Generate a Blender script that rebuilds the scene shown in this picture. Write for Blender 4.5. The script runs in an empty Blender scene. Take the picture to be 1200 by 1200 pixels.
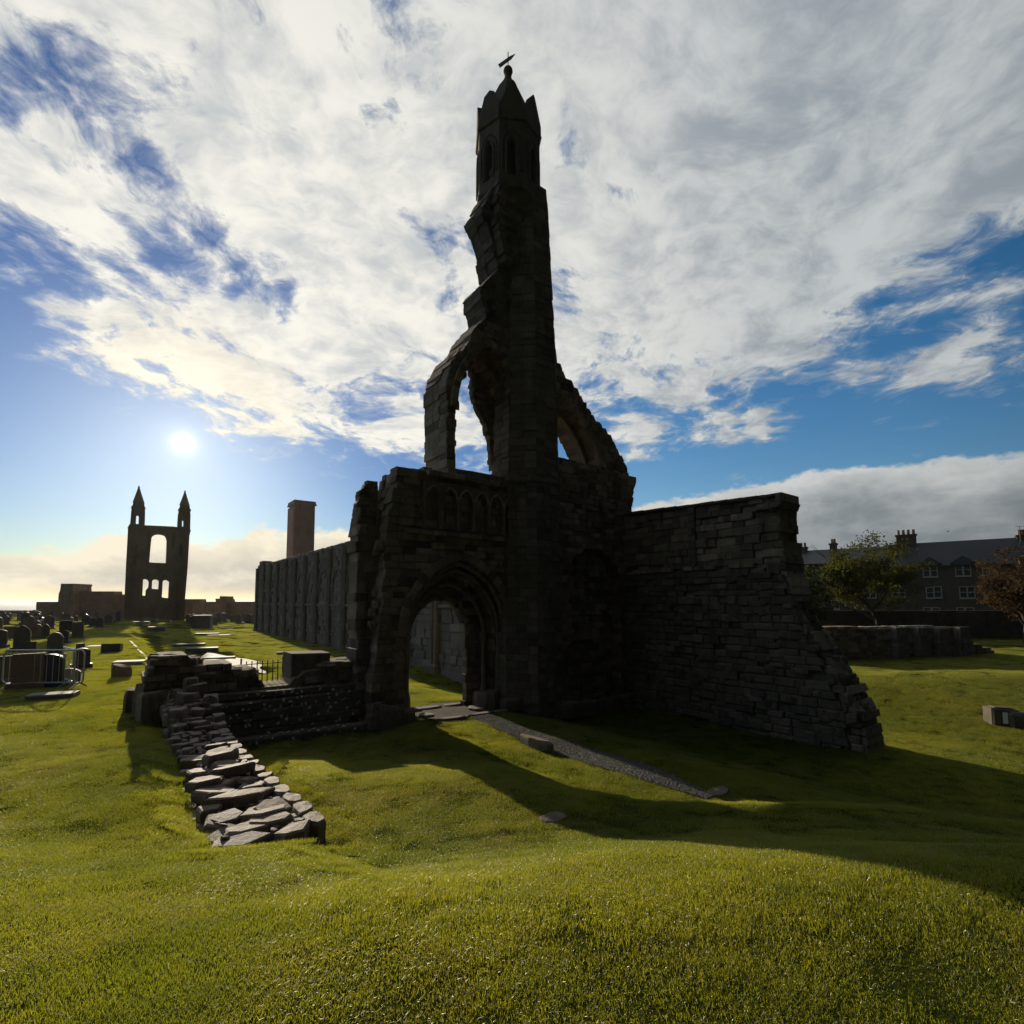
import bpy, bmesh, math, random
from mathutils import Vector, Quaternion, noise as mnoise
from mathutils.geometry import tessellate_polygon
import numpy as np
R = math.radians
scene = bpy.context.scene
C = scene.collection

# ------------------------------------------------------------------ camera, sky, sun, exposure
PITCH = R(4.1)
CAMZ = 3.0
cam_d = bpy.data.cameras.new('camera')
cam_d.lens = 18.0; cam_d.sensor_width = 36.0; cam_d.shift_y = 63/1200
cam_d.clip_start = 0.05; cam_d.clip_end = 30000
cam = bpy.data.objects.new('camera', cam_d); C.objects.link(cam)
cam.location = (0, 0, CAMZ); cam.rotation_euler = (R(90)+PITCH, 0, 0)
scene.camera = cam
SUN_AZ, SUN_EL = R(-33.21), R(14.86)
S = Vector((math.sin(SUN_AZ)*math.cos(SUN_EL), math.cos(SUN_AZ)*math.cos(SUN_EL), math.sin(SUN_EL)))
cp, sp = math.cos(PITCH), math.sin(PITCH)
def ray(px, py):
    u = (px-600)/600; v = (663-py)/600
    return Vector((u, cp-v*sp, sp+v*cp))

scene.view_settings.view_transform = 'Standard'
scene.view_settings.look = 'None'
scene.view_settings.exposure = 0.0
scene.view_settings.gamma = 1.0

sun_d = bpy.data.lights.new('sun', 'SUN')
sun_d.energy = 5.0; sun_d.angle = R(0.55); sun_d.color = (1.0, 0.86, 0.66)
sun = bpy.data.objects.new('sun', sun_d); C.objects.link(sun)
sun.rotation_euler = (-S).to_track_quat('-Z', 'Y').to_euler()
sun.location = S*300

class NT:
    """small helper to wire shader nodes"""
    def __init__(self, tree): self.t = tree; self.n = tree.nodes; self.l = tree.links
    def node(self, typ, **kw):
        n = self.n.new(typ)
        for k, v in kw.items(): setattr(n, k, v)
        return n
    def put(self, sock, v):
        if isinstance(v, bpy.types.NodeSocket): self.l.new(v, sock)
        else: sock.default_value = v
    def math(self, op, a, b=0.0, c=0.0, clamp=False):
        n = self.node('ShaderNodeMath', operation=op, use_clamp=clamp)
        self.put(n.inputs[0], a); self.put(n.inputs[1], b); self.put(n.inputs[2], c)
        return n.outputs[0]
    def vmath(self, op, a, b=(0, 0, 0), out=0):
        n = self.node('ShaderNodeVectorMath', operation=op)
        self.put(n.inputs[0], a)
        if op == 'SCALE': self.put(n.inputs[3], b)
        else: self.put(n.inputs[1], b)
        return n.outputs[out]
    def dot(self, a, b): return self.vmath('DOT_PRODUCT', a, b, 1)
    def step(self, v, a, b, lo=0.0, hi=1.0):
        n = self.node('ShaderNodeMapRange', interpolation_type='SMOOTHSTEP')
        self.put(n.inputs[0], v); self.put(n.inputs[1], a); self.put(n.inputs[2], b)
        self.put(n.inputs[3], lo); self.put(n.inputs[4], hi)
        return n.outputs[0]
    def mix(self, f, a, b, blend='MIX'):
        n = self.node('ShaderNodeMix', data_type='RGBA', blend_type=blend)
        self.put(n.inputs[0], f); self.put(n.inputs[6], a); self.put(n.inputs[7], b)
        return n.outputs[2]
    def noise(self, vec, scale, detail=4, rough=0.55, dist=0.0, lac=2.0, out=0, dims='3D'):
        n = self.node('ShaderNodeTexNoise', noise_dimensions=dims)
        if vec is not None: self.put(n.inputs['Vector'], vec)
        n.inputs['Scale'].default_value = scale; n.inputs['Detail'].default_value = detail
        n.inputs['Roughness'].default_value = rough; n.inputs['Lacunarity'].default_value = lac
        n.inputs['Distortion'].default_value = dist
        return n.outputs[out]
    def ramp(self, f, stops):
        n = self.node('ShaderNodeValToRGB'); self.put(n.inputs[0], f)
        e = n.color_ramp.elements
        while len(e) < len(stops): e.new(0.5)
        for i, (p, c) in enumerate(stops):
            e[i].position = p; e[i].color = c if len(c) == 4 else (*c, 1)
        return n.outputs[0]
    def xyz(self, x, y, z):
        n = self.node('ShaderNodeCombineXYZ')
        self.put(n.inputs[0], x); self.put(n.inputs[1], y); self.put(n.inputs[2], z)
        return n.outputs[0]

def build_world():
    w = bpy.data.worlds.new('World'); scene.world = w; w.use_nodes = True
    t = NT(w.node_tree); t.n.clear()
    out = t.node('ShaderNodeOutputWorld'); bg = t.node('ShaderNodeBackground')
    bg.inputs[1].default_value = 0.1
    t.l.new(bg.outputs[0], out.inputs[0])
    sky = t.node('ShaderNodeTexSky', sky_type='NISHITA')
    sky.sun_disc = False; sky.sun_elevation = SUN_EL; sky.sun_rotation = SUN_AZ
    sky.air_density = 1.0; sky.dust_density = 0.35; sky.ozone_density = 2.2
    D = t.node('ShaderNodeTexCoord').outputs['Generated']
    D = t.vmath('NORMALIZE', D)
    sep = t.node('ShaderNodeSeparateXYZ'); t.l.new(D, sep.inputs[0])
    dx, dy, dz = sep.outputs
    cosS = t.dot(D, tuple(S))
    near = t.step(cosS, 0.45, 1.0)                 # 0 .. 1 towards the sun
    back = t.step(cosS, -0.40, 0.42, 0.06, 1.0)    # the sky away from the sun is dimmer
    # ---- clear sky, deepened
    hsv = t.node('ShaderNodeHueSaturation'); t.l.new(sky.outputs[0], hsv.inputs['Color'])
    hsv.inputs['Saturation'].default_value = 1.36; hsv.inputs['Value'].default_value = 1.05
    hsv.inputs['Hue'].default_value = 0.502
    damp = t.mix(t.step(cosS, 0.66, 0.99), (1, 1, 1, 1), (.38, .51, .71, 1))
    clear = t.vmath('MULTIPLY', hsv.outputs[0], damp)
    # ---- high broken sheet of cloud, laid out on a plane above the place
    az = t.math('ARCTAN2', dx, dy)
    azn = t.math('MULTIPLY_ADD', az, 1/R(120), 0.5)   # -60..60 deg -> 0..1
    el = t.math('ARCSINE', dz)
    zz = t.math('ADD', t.math('MAXIMUM', dz, 0.0), 0.10)
    px_ = t.math('DIVIDE', dx, zz); py_ = t.math('DIVIDE', dy, zz)
    P = t.xyz(px_, py_, 0.37)
    warp = t.noise(P, 1.3, 4, 0.55, out=1)
    Pw = t.vmath('ADD', P, t.vmath('SCALE', t.vmath('SUBTRACT', warp, (0.5, 0.5, 0.5)), 0.5))
    n1 = t.noise(Pw, 1.7, 5, 0.55)
    n2 = t.noise(Pw, 5.5, 7, 0.62)
    n3 = t.noise(t.vmath('MULTIPLY', Pw, (1.0, 0.55, 1.0)), 15.0, 5, 0.65)
    dens = t.math('ADD', t.math('ADD', t.math('MULTIPLY', n1, 0.70), t.math('MULTIPLY', n2, 1.10)), t.math('MULTIPLY_ADD', n3, 0.48, -0.655))
    # the sheet ends along a line that climbs to both sides
    def sb(azd, e_): return ((azd+60)/120, (e_/60,)*3)
    lowb = t.ramp(azn, [sb(-60, 26), sb(-45, 20.5), sb(-39, 18.2), sb(-33, 16.3), sb(-26, 15.0), sb(-9, 14.2), sb(0, 14.5), sb(12.7, 19), sb(20, 22.5), sb(30, 24.5), sb(41.5, 26.5), sb(60, 30)])
    below = t.math('SUBTRACT', t.math('DIVIDE', el, R(60)), lowb)
    dens = t.math('ADD', dens, t.step(below, -0.075, 0.085, -0.40, 0.115))
    # large openings and thick places of the sheet, as soft regions of the sky: px, py, half width in degrees, amount
    spots = [(15, 60, 4.5, -.14), (70, 105, 3, -.06), (150, 190, 3.2, -.09), (195, 245, 3, -.14), (238, 300, 2.8, -.17), (175, 150, 3, -.09), (205, 330, 2, -.10), (120, 60, 4, -.05), (500, 20, 7, -.12), (10, 310, 3.5, -.14), (30, 340, 3, -.10),
             (530, 285, 2.2, -.17), (320, 345, 3, -.13), (345, 360, 2.5, -.10), (400, 470, 3.5, -.10), (470, 455, 3, -.10), (720, 155, 4, -.12), (880, 85, 3, -.09), (730, 440, 4, -.14), (860, 230, 3, -.05),
             (1120, 350, 5, -.10), (1150, 150, 6, -.04), (710, 300, 4, -.05),
             (280, 130, 8, .06), (420, 200, 12, .08), (400, 400, 8, .05), (980, 180, 20, .14), (760, 330, 9, .06), (1100, 60, 16, .10), (100, 220, 6, .08), (60, 150, 5, .05), (950, 330, 10, .08),
             (1055, 434, 1.6, .15), (1085, 429, 1.4, .13), (1120, 425, 1.6, .13), (1000, 440, 1.4, .14), (770, 515, 2.2, .27), (740, 520, 2.2, .25), (870, 494, 1.7, .26), (905, 497, 1.8, .24), (835, 505, 1.8, .24), (800, 470, 2, .15), (1190, 395, 4, .2), (1130, 390, 3, .12)]
    for (sx, sy, rad, amt) in spots:
        d = ray(sx, sy).normalized()
        dd = t.dot(D, tuple(d))
        dens = t.math('ADD', dens, t.step(dd, math.cos(R(rad*1.7)), math.cos(R(rad*0.1)), 0.0, amt))
    covA = t.step(dens, 0.42, 0.62)
    thin = t.step(dens, 0.30, 0.52)
    # light and dark of the sheet
    shade = t.noise(Pw, 2.6, 6, 0.6, dist=0.4)
    shade2 = t.noise(Pw, 9.0, 6, 0.62)
    sh = t.math('ADD', t.math('MULTIPLY', shade, 0.5), t.math('MULTIPLY', shade2, 0.5))
    sh = t.step(sh, 0.34, 0.61)
    sh = t.math('MULTIPLY', sh, t.step(dens, 0.46, 0.62, 0.55, 1.0))
    litA = t.mix(near, (5.4, 5.7, 5.8, 1), (9.6, 9.3, 8.4, 1))
    darkA = t.mix(near, (2.9, 3.3, 3.7, 1), (5.7, 5.95, 6.1, 1))
    colA = t.mix(sh, darkA, litA)
    colA = t.mix(t.step(cosS, 0.972, 0.998, 0.0, 0.6), colA, (11.0, 9.8, 7.4, 1))   # cloud lit through by the sun
    # ---- low bank of cumulus above the horizon
    def st(azd, el): return ((azd+60)/120, (el/20,)*3)
    top = t.ramp(azn, [st(-58, 3.5), st(-45, 4.2), st(-33, 6.3), st(-27, 7.4), st(-18, 8.8), st(-6, 6.0), st(8, 8.0), st(16, 10.6), st(30, 12.2), st(45, 11.8)])
    eld = t.math('MULTIPLY', el, 180/math.pi/20)
    Q = t.xyz(t.math('MULTIPLY', az, 1.0), t.math('MULTIPLY', el, 1.9), 3.1)
    qn = t.noise(Q, 6.0, 7, 0.56)
    qn2 = t.noise(Q, 20.0, 5, 0.6)
    edge = t.math('ADD', t.math('MULTIPLY', t.math('SUBTRACT', qn, 0.5), 0.42), t.math('MULTIPLY', t.math('SUBTRACT', qn2, 0.5), 0.10))
    h = t.math('ADD', t.math('SUBTRACT', top, eld), edge)
    covB = t.step(h, -0.005, 0.035)
    covB = t.math('MULTIPLY', covB, t.step(dz, -0.01, 0.035, 0.0, 1.0))
    qs = t.noise(t.vmath('ADD', Q, (0.02, -0.05, 0.4)), 9.0, 6, 0.6)
    rim = t.step(h, 0.0, 0.26)
    bl = t.math('MULTIPLY', t.step(qs, 0.38, 0.66), t.mix(near, (.28,)*3+(1,), (.7,)*3+(1,)))
    lit = t.math('ADD', bl, t.math('MULTIPLY', t.math('SUBTRACT', 1.0, rim), 0.8), clamp=True)
    litB = t.mix(near, (6.0, 6.2, 6.1, 1), (9.2, 8.4, 6.6, 1))
    darkB = t.mix(near, (2.0, 2.3, 2.5, 1), (5.4, 5.1, 4.4, 1))
    colB = t.mix(lit, darkB, litB)
    # pale band right above the sea
    hz = t.step(dz, 0.0, 0.07, 1.0, 0.0)
    clear2 = t.mix(t.math('MULTIPLY', hz, 0.7), clear, t.mix(near, (3.2, 3.6, 3.8, 1), (9.5, 7.9, 5.0, 1)))
    col = t.mix(t.math('MULTIPLY', thin, 0.32), clear2, t.mix(near, (3.6, 4.1, 4.6, 1), (7.6, 7.8, 7.8, 1)))
    col = t.mix(covA, col, colA)
    col = t.mix(covB, col, colB)
    back = t.math('MULTIPLY', back, t.step(dz, 0.78, 0.93, 1.0, 0.35))   # unseen sky overhead darkened to deepen the shade on the ground
    col = t.mix(1.0, col, t.xyz(back, back, back), 'MULTIPLY')
    # bright air round the sun, and the blinding patch itself
    ang = t.math('ARCCOSINE', t.math('MINIMUM', cosS, 1.0))
    g1 = t.math('MULTIPLY', t.math('POWER', 2.718, t.math('DIVIDE', ang, -0.011)), 9.0)
    g2 = t.math('MULTIPLY', t.math('POWER', 2.718, t.math('DIVIDE', ang, -0.10)), 2.6)
    disc = t.step(ang, 0.0165, 0.0120, 0.0, 60.0)
    glow = t.math('ADD', t.math('ADD', g1, g2), disc)
    gl = t.vmath('MULTIPLY', t.xyz(glow, glow, glow), (1.0, 0.92, 0.72))
    col = t.vmath('ADD', col, gl)
    # below the horizon
    col = t.mix(t.step(dz, -0.02, 0.0, 1.0, 0.0), col, (0.25, 0.28, 0.2, 1))
    t.l.new(col, bg.inputs[0])
    w.cycles.sampling_method = 'MANUAL'; w.cycles.sample_map_resolution = 1024
build_world()
scene.cycles.max_bounces = 5; scene.cycles.diffuse_bounces = 3; scene.cycles.transmission_bounces = 3
scene.cycles.glossy_bounces = 2; scene.cycles.transparent_max_bounces = 8

# ------------------------------------------------------------------ frames and projections
rnd = random.Random(7)
TH = math.atan2(455, 603)
bU = Vector((math.cos(TH), math.sin(TH), 0)); aW = Vector((-math.sin(TH), math.cos(TH), 0))
def gr(px, py, z=0.0):
    r = ray(px, py); t = (z-CAMZ)/r.z
    return Vector((r.x*t, r.y*t, z))
O = gr(545, 825)
O.z = 0
def L2W(u, w, z=0.0): return O + bU*u + aW*w + Vector((0, 0, z))
def W2L(x, y):
    d = Vector((x-O.x, y-O.y, 0)); return d.dot(bU), d.dot(aW)
def hit(px, py, p0, n):
    r = ray(px, py); c = Vector((0, 0, CAMZ)); t = (p0-c).dot(n)/r.dot(n)
    return c + r*t
def FP(px, py, w=0.0):          # where the sight line meets a wall plane parallel to the west front
    p = hit(px, py, O+aW*w, aW); return ((p-O).dot(bU), p.z)
def QP(px, py, u=0.0):          # ... and a wall plane running along the nave
    p = hit(px, py, O+bU*u, bU); return ((p-O).dot(aW), p.z)
def at(px, py, Y): r = ray(px, py); t = Y/r.y; return Vector((r.x*t, Y, CAMZ+r.z*t))
def sm(x, a, b):
    t = max(0.0, min(1.0, (x-a)/(b-a))); return t*t*(3-2*t)
def nz(x, y, s, k=0.0): return mnoise.noise(Vector((x*s, y*s, k)))

def terr(x, y):
    u, w = W2L(x, y)
    q = sm(w, -3.0, -6.0)
    left = sm(u, -6.55+.75*q, -7.3+.5*q)
    z = 0.64*left*(1-0.5*sm(w, 10, 60))
    z += 0.12*sm(u, 8.2, 14)*sm(y, 6, 10)
    z -= 0.38*math.exp(-((u-5.3)/1.7)**2-((w+2.2)/2.6)**2)*.3
    z -= 0.10*math.exp(-((u-2.0)/1.6)**2-((w+3.0)/2.6)**2)
    z += 0.45*math.exp(-((x-18)/8.0)**2-((y-18.8)/2.4)**2)
    z -= 1.0*sm(x, 10, 13)*sm(y, 19.6, 22.5)*(1-sm(y, 30, 37))
    kk = sm(x, -1.0, 2.0)
    mid = (.43+.05*kk)*sm(y, 10.8-2.7*kk, 7.4-.9*kk)*sm(x, 8.5, 4.0)
    z = max(z, mid) if mid > z else z
    k = sm(x, -2.2, 1.2)
    z -= .55*sm(u, -.2, 3.2)*sm(y, 6.7, 8.6)*(1-.8*sm(u, 8, 14))*(1-sm(w, 3, 9))
    bank = sm(y, 6.0+.3*k, 1.5+1.1*k)
    z = z + (1.45-z)*bank
    z -= .16*sm(u, -7.55, -7.35)*sm(u, -6.35, -6.6)*sm(w, -7.95, -7.6)*sm(w, 0, -.5)
    lump = sm(x, 2.0, 4.0)*math.exp(-((y-4.6)/0.8)**2)
    z += lump*0.10*nz(x, y, 1.3, 4.0)
    f = (0.05 if y < 60 else 0.25)*(1-.6*sm(x, 7, 11)); f2 = .025*(1-.7*sm(x, 7, 11))
    z += f*nz(x, y, 0.35, 1.0) + f2*nz(x, y, 1.1, 2.0)
    d = sm(y, 135, 230) 
    z -= 24*d
    return z
def gt(px, py, it=14):          # ground point seen at a pixel
    z = 0.4
    for _ in range(it):
        p = gr(px, py, z); z = z*0.4 + terr(p.x, p.y)*0.6
    return Vector((p.x, p.y, terr(p.x, p.y)))

# ------------------------------------------------------------------ mesh building
class MB:
    def __init__(self): self.v = []; self.f = []
    def add(self, vs, fs):
        k = len(self.v); self.v.extend(tuple(v) for v in vs); self.f.extend(tuple(i+k for i in f) for f in fs)
    def box(self, x0, y0, z0, x1, y1, z1):
        self.add([(x0,y0,z0),(x1,y0,z0),(x1,y1,z0),(x0,y1,z0),(x0,y0,z1),(x1,y0,z1),(x1,y1,z1),(x0,y1,z1)],
                 [(0,3,2,1),(4,5,6,7),(0,1,5,4),(1,2,6,5),(2,3,7,6),(3,0,4,7)])
    def hexa(self, q, w0, w1, ch=0.015, xf=None, jit=0.0, rng=None):
        """a dressed block: q = four (u, z) corners, counter-clockwise seen from the front; front at depth w0 with worn edges"""
        cu = sum(p[0] for p in q)/4; cz = sum(p[1] for p in q)/4
        inn = []
        for (u, z) in q:
            du, dz = u-cu, z-cz
            iu = u-math.copysign(min(ch, abs(du)*.6), du); iz = z-math.copysign(min(ch, abs(dz)*.6), dz)
            j = rng.uniform(-jit, jit) if rng else 0
            inn.append((iu, w0+j, iz))
        mid = [(u, w0+ch, z) for u, z in q]; bk = [(u, w1, z) for u, z in q]
        vs = inn+mid+bk
        if xf: vs = [xf(*p) for p in vs]
        fs = [(0,1,2,3)]
        for i in range(4):
            k = (i+1) % 4
            fs.append((i, i+4, k+4, k)); fs.append((i+4, i+8, k+8, k+4))
        fs.append((11,10,9,8))
        self.add(vs, fs)
    def prism(self, outer, holes=(), w0=0.0, w1=1.0, xf=None):
        loops = [list(outer)]+[list(h) for h in holes]
        tri = tessellate_polygon([[Vector((p[0], p[1], 0)) for p in l] for l in loops])
        flat = [p for l in loops for p in l]; n = len(flat)
        vs = [(p[0], w0, p[1]) for p in flat]+[(p[0], w1, p[1]) for p in flat]
        if xf: vs = [xf(*p) for p in vs]
        fs = []
        for a_, b_, c_ in tri:
            fs.append((a_, b_, c_)); fs.append((c_+n, b_+n, a_+n))
        k = 0
        for l in loops:
            for i in range(len(l)):
                p, q = k+i, k+(i+1) % len(l)
                fs.append((p, q, q+n, p+n))
            k += len(l)
        self.add(vs, fs)
    def tube(self, pts, rad, n=8, cap=True):
        pts = [Vector(p) for p in pts]
        if not isinstance(rad, (list, tuple)): rad = [rad]*len(pts)
        rings = []
        up0 = None
        for i, p in enumerate(pts):
            d = (pts[min(i+1, len(pts)-1)]-pts[max(i-1, 0)]).normalized()
            if up0 is None: up0 = Vector((0, 0, 1)) if abs(d.z) < .9 else Vector((1, 0, 0))
            s = d.cross(up0).normalized(); up0 = s.cross(d).normalized()
            rings.append([p+(s*math.cos(2*math.pi*k/n)+up0*math.sin(2*math.pi*k/n))*rad[i] for k in range(n)])
        vs = [v for r in rings for v in r]; fs = []
        for i in range(len(pts)-1):
            for k in range(n):
                a_, b_ = i*n+k, i*n+(k+1) % n
                fs.append((a_, b_, b_+n, a_+n))
        if cap:
            fs.append(tuple(range(n-1, -1, -1))); fs.append(tuple(range((len(pts)-1)*n, len(pts)*n)))
        self.add(vs, fs)
    def lathe(self, prof, n=16, c=(0, 0, 0)):
        vs = []; fs = []
        for r, z in prof:
            for k in range(n):
                an = 2*math.pi*k/n; vs.append((c[0]+r*math.cos(an), c[1]+r*math.sin(an), c[2]+z))
        for i in range(len(prof)-1):
            for k in range(n):
                a_, b_ = i*n+k, i*n+(k+1) % n
                fs.append((a_, b_, b_+n, a_+n))
        fs.append(tuple(range(n-1, -1, -1))); fs.append(tuple(range((len(prof)-1)*n, len(prof)*n)))
        self.add(vs, fs)
    def stone(self, c, sx, sy, sz, rng, rot=0.0, tilt=0.12, nside=7):
        """a rough natural stone, broken edges"""
        ca, sa = math.cos(rot), math.sin(rot)
        tx, ty = rng.uniform(-tilt, tilt), rng.uniform(-tilt, tilt)
        ring = []
        for k in range(nside):
            an = 2*math.pi*(k+rng.uniform(-.25, .25))/nside
            e = 2.6
            r = 1/((abs(math.cos(an))**e+abs(math.sin(an))**e)**(1/e))*rng.uniform(.86, 1.05)
            ring.append((math.cos(an)*r*sx/2, math.sin(an)*r*sy/2))
        lv = []
        for f, z in ((.97, -.5), (1.0, .1), (.96, .38), (.84, .5)):
            for (x, y) in ring:
                x_, y_ = x*f, y*f
                zz = z*sz+rng.uniform(-.06, .06)*sz+x_*tx+y_*ty
                lv.append((c[0]+x_*ca-y_*sa, c[1]+x_*sa+y_*ca, c[2]+zz))
        n = nside; fs = []
        for i in range(3):
            for k in range(n):
                a_, b_ = i*n+k, i*n+(k+1) % n
                fs.append((a_, b_, b_+n, a_+n))
        lv.append((c[0], c[1], c[2]+.5*sz+rng.uniform(-.03, .05)*sz))
        for k in range(n): fs.append((3*n+k, 3*n+(k+1) % n, 4*n))
        fs.append(tuple(range(n-1, -1, -1)))
        self.add(lv, fs)
    def build(self, name, mat, parent=None, off=(0, 0, 0), smooth=False):
        me = bpy.data.meshes.new(name)
        ox, oy, oz = off
        me.from_pydata([(x-ox, y-oy, z-oz) for x, y, z in self.v], [], self.f)
        bm = bmesh.new(); bm.from_mesh(me); bmesh.ops.recalc_face_normals(bm, faces=bm.faces)
        bm.to_mesh(me); bm.free()
        me.materials.append(mat)
        if smooth: me.shade_smooth()
        o = bpy.data.objects.new(name, me); C.objects.link(o)
        if parent: o.parent = parent
        return o

def tag(o, label=None, cat=None, group=None, kind=None):
    if label: o['label'] = label
    if cat: o['category'] = cat
    if group: o['group'] = group
    if kind: o['kind'] = kind
    return o
def thing(name, label, cat, loc=(0, 0, 0), rz=0.0, group=None):
    o = bpy.data.objects.new(name, None); C.objects.link(o); o.empty_display_size = .2
    o.location = loc; o.rotation_euler = (0, 0, rz)
    return tag(o, label, cat, group)
def copy_thing(o, loc, rz, scale=None, label=None):
    c = o.copy(); C.objects.link(c); c.location = loc; c.rotation_euler = (0, 0, rz)
    if scale: c.scale = scale
    if label: c['label'] = label
    for ch in o.children:
        d = ch.copy(); C.objects.link(d); d.parent = c
        for g in ch.children:
            e = g.copy(); C.objects.link(e); e.parent = d
    return c

def scan(loops, z):
    xs = []
    for l in loops:
        for i in range(len(l)):
            (x0, z0), (x1, z1) = l[i], l[(i+1) % len(l)]
            if (z0 <= z < z1) or (z1 <= z < z0): xs.append(x0+(z-z0)*(x1-x0)/(z1-z0))
    xs.sort(); return xs
def masonry(mb, outer, holes=(), w0=0.0, w1=1.0, course=.22, blen=.42, seed=1, rag=.05, jit=.02, ch=.022, zmin=None, xf=None, erode=.08, shear=.06):
    """coursed stonework filling an outline; every block spans the thickness of the wall"""
    rng = random.Random(seed)
    loops = [list(outer)]+[list(h) for h in holes]
    z = min(p[1] for p in outer) if zmin is None else zmin
    ztop = max(p[1] for p in outer)
    row = 0
    while z < ztop:
        hgt = course*rng.uniform(.75, 1.3)
        z1 = z+hgt
        ia, im, ib = scan(loops, z+.003), scan(loops, (z+z1)/2), scan(loops, z1-.003)
        if not (len(ia) == len(im) == len(ib)): ia = ib = im
        for k in range(0, len(im)-1, 2):
            a0, a1, b0, b1 = ia[k], ia[k+1], ib[k], ib[k+1]
            m0, m1 = im[k], im[k+1]
            L = max(a1-a0, b1-b0)
            if L < .04: continue
            a0 = max(m0-shear, min(m0+shear, a0)); b0 = max(m0-shear, min(m0+shear, b0)); a1 = max(m1-shear, min(m1+shear, a1)); b1 = max(m1-shear, min(m1+shear, b1))
            r0 = rng.uniform(-rag, rag); r1 = rng.uniform(-rag, rag)
            a0 += r0; b0 += r0; a1 += r1; b1 += r1
            lo, hi = max(a0, b0), min(a1, b1)
            cuts = []; p = min(a0, b0)+(rng.uniform(.35, 1.2) if row % 2 else rng.uniform(.6, 1.4))*blen
            while p < max(a1, b1)-.3*blen:
                if lo+.05 < p < hi-.05: cuts.append(p)
                p += blen*rng.uniform(.5, 1.7)
            bot = [a0]+cuts+[a1]; tp = [b0]+cuts+[b1]
            for i in range(len(bot)-1):
                q = [(bot[i], z), (bot[i+1], z), (tp[i+1], z1), (tp[i], z1)]
                d = rng.uniform(-jit, jit)
                if rng.random() < .16: d += rng.uniform(0, erode)
                mb.hexa(q, w0+d, w1+rng.uniform(-jit, jit), ch*rng.uniform(.7, 1.9), xf, jit*.45, rng)
        z = z1; row += 1
def arch(cu, zs, half, rise, n=10):
    """pointed arch, left springing to right springing"""
    Rr = (half*half+rise*rise)/(2*half)
    am = math.asin(min(1, rise/Rr)) if rise <= Rr else math.pi-math.asin(rise/Rr)
    right = []
    for i in range(n+1):
        an = am*i/n
        right.append((cu-(Rr-half)+Rr*math.cos(an), zs+Rr*math.sin(an)))
    left = [(2*cu-u, z) for u, z in right]
    return left[:-1]+[(cu, zs+rise)]+right[::-1][1:]
def doorhole(cu, z0, zs, half, rise, n=10):
    pts = arch(cu, zs, half, rise, n)
    return [(cu-half, z0)]+pts+[(cu+half, z0)]
def ring(mb, pts, thick, w0, w1, ch=.015, rng=None, jit=.0):
    """voussoirs along a path"""
    out = []
    for i, p in enumerate(pts):
        a_, b_ = pts[max(i-1, 0)], pts[min(i+1, len(pts)-1)]
        du, dz = b_[0]-a_[0], b_[1]-a_[1]; L = math.hypot(du, dz) or 1
        out.append((p[0]-dz/L*thick, p[1]+du/L*thick))
    for i in range(len(pts)-1):
        q = [pts[i], pts[i+1], out[i+1], out[i]]
        d = rng.uniform(-jit, jit) if rng else 0
        mb.hexa(q, w0+d, w1, ch, None, jit*.4, rng)

# ------------------------------------------------------------------ materials
def stone_mat(name, c0, c1, c2, scale=1.0, rough=.9, lichen=None, bump=.5, glossy=.3):
    m = bpy.data.materials.new(name); m.use_nodes = True
    t = NT(m.node_tree); bs = t.n['Principled BSDF']
    geo = t.node('ShaderNodeNewGeometry'); pos = geo.outputs['Position']
    isl = geo.outputs['Random Per Island']
    n1 = t.noise(pos, 1.1*scale, 5, .6); n2 = t.noise(pos, 9*scale, 6, .65); n3 = t.noise(pos, 42*scale, 4, .6)
    base = t.mix(isl, (*c0, 1), (*c1, 1))
    base = t.mix(t.step(n1, .42, .68), base, (*c2, 1))
    base = t.mix(t.math('MULTIPLY', t.step(n2, .35, .7), .6), base, t.mix(.5, base, (*[x*.45 for x in c0], 1)))
    # rain streaks running down the stone
    sx = t.node('ShaderNodeSeparateXYZ'); t.l.new(pos, sx.inputs[0])
    str_ = t.noise(t.xyz(sx.outputs[0], sx.outputs[1], t.math('MULTIPLY', sx.outputs[2], .18)), 3.2*scale, 4, .6)
    base = t.mix(t.math('MULTIPLY', t.step(str_, .5, .72), .55), base, (*[x*.35 for x in c0], 1))
    if lichen:
        amt, lc, ls = lichen
        v = t.node('ShaderNodeTexVoronoi'); t.l.new(t.vmath('ADD', pos, t.vmath('SCALE', t.noise(pos, 8, 3, out=1), .12)), v.inputs['Vector'])
        v.inputs['Scale'].default_value = ls
        big = t.noise(pos, 1.7, 2, .5)
        msk = t.math('MULTIPLY', t.step(v.outputs['Distance'], .30, .18), t.step(big, 1-amt, 1-amt+.1))
        base = t.mix(msk, base, (*lc, 1))
    t.l.new(base, bs.inputs['Base Color'])
    bs.inputs['Roughness'].default_value = rough; bs.inputs['Specular IOR Level'].default_value = glossy
    hgt = t.math('ADD', t.math('MULTIPLY', n2, .7), t.math('MULTIPLY', n3, .3))
    b = t.node('ShaderNodeBump'); b.inputs['Strength'].default_value = bump; b.inputs['Distance'].default_value = .05/scale
    t.l.new(hgt, b.inputs['Height']); t.l.new(b.outputs[0], bs.inputs['Normal'])
    return m
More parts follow.
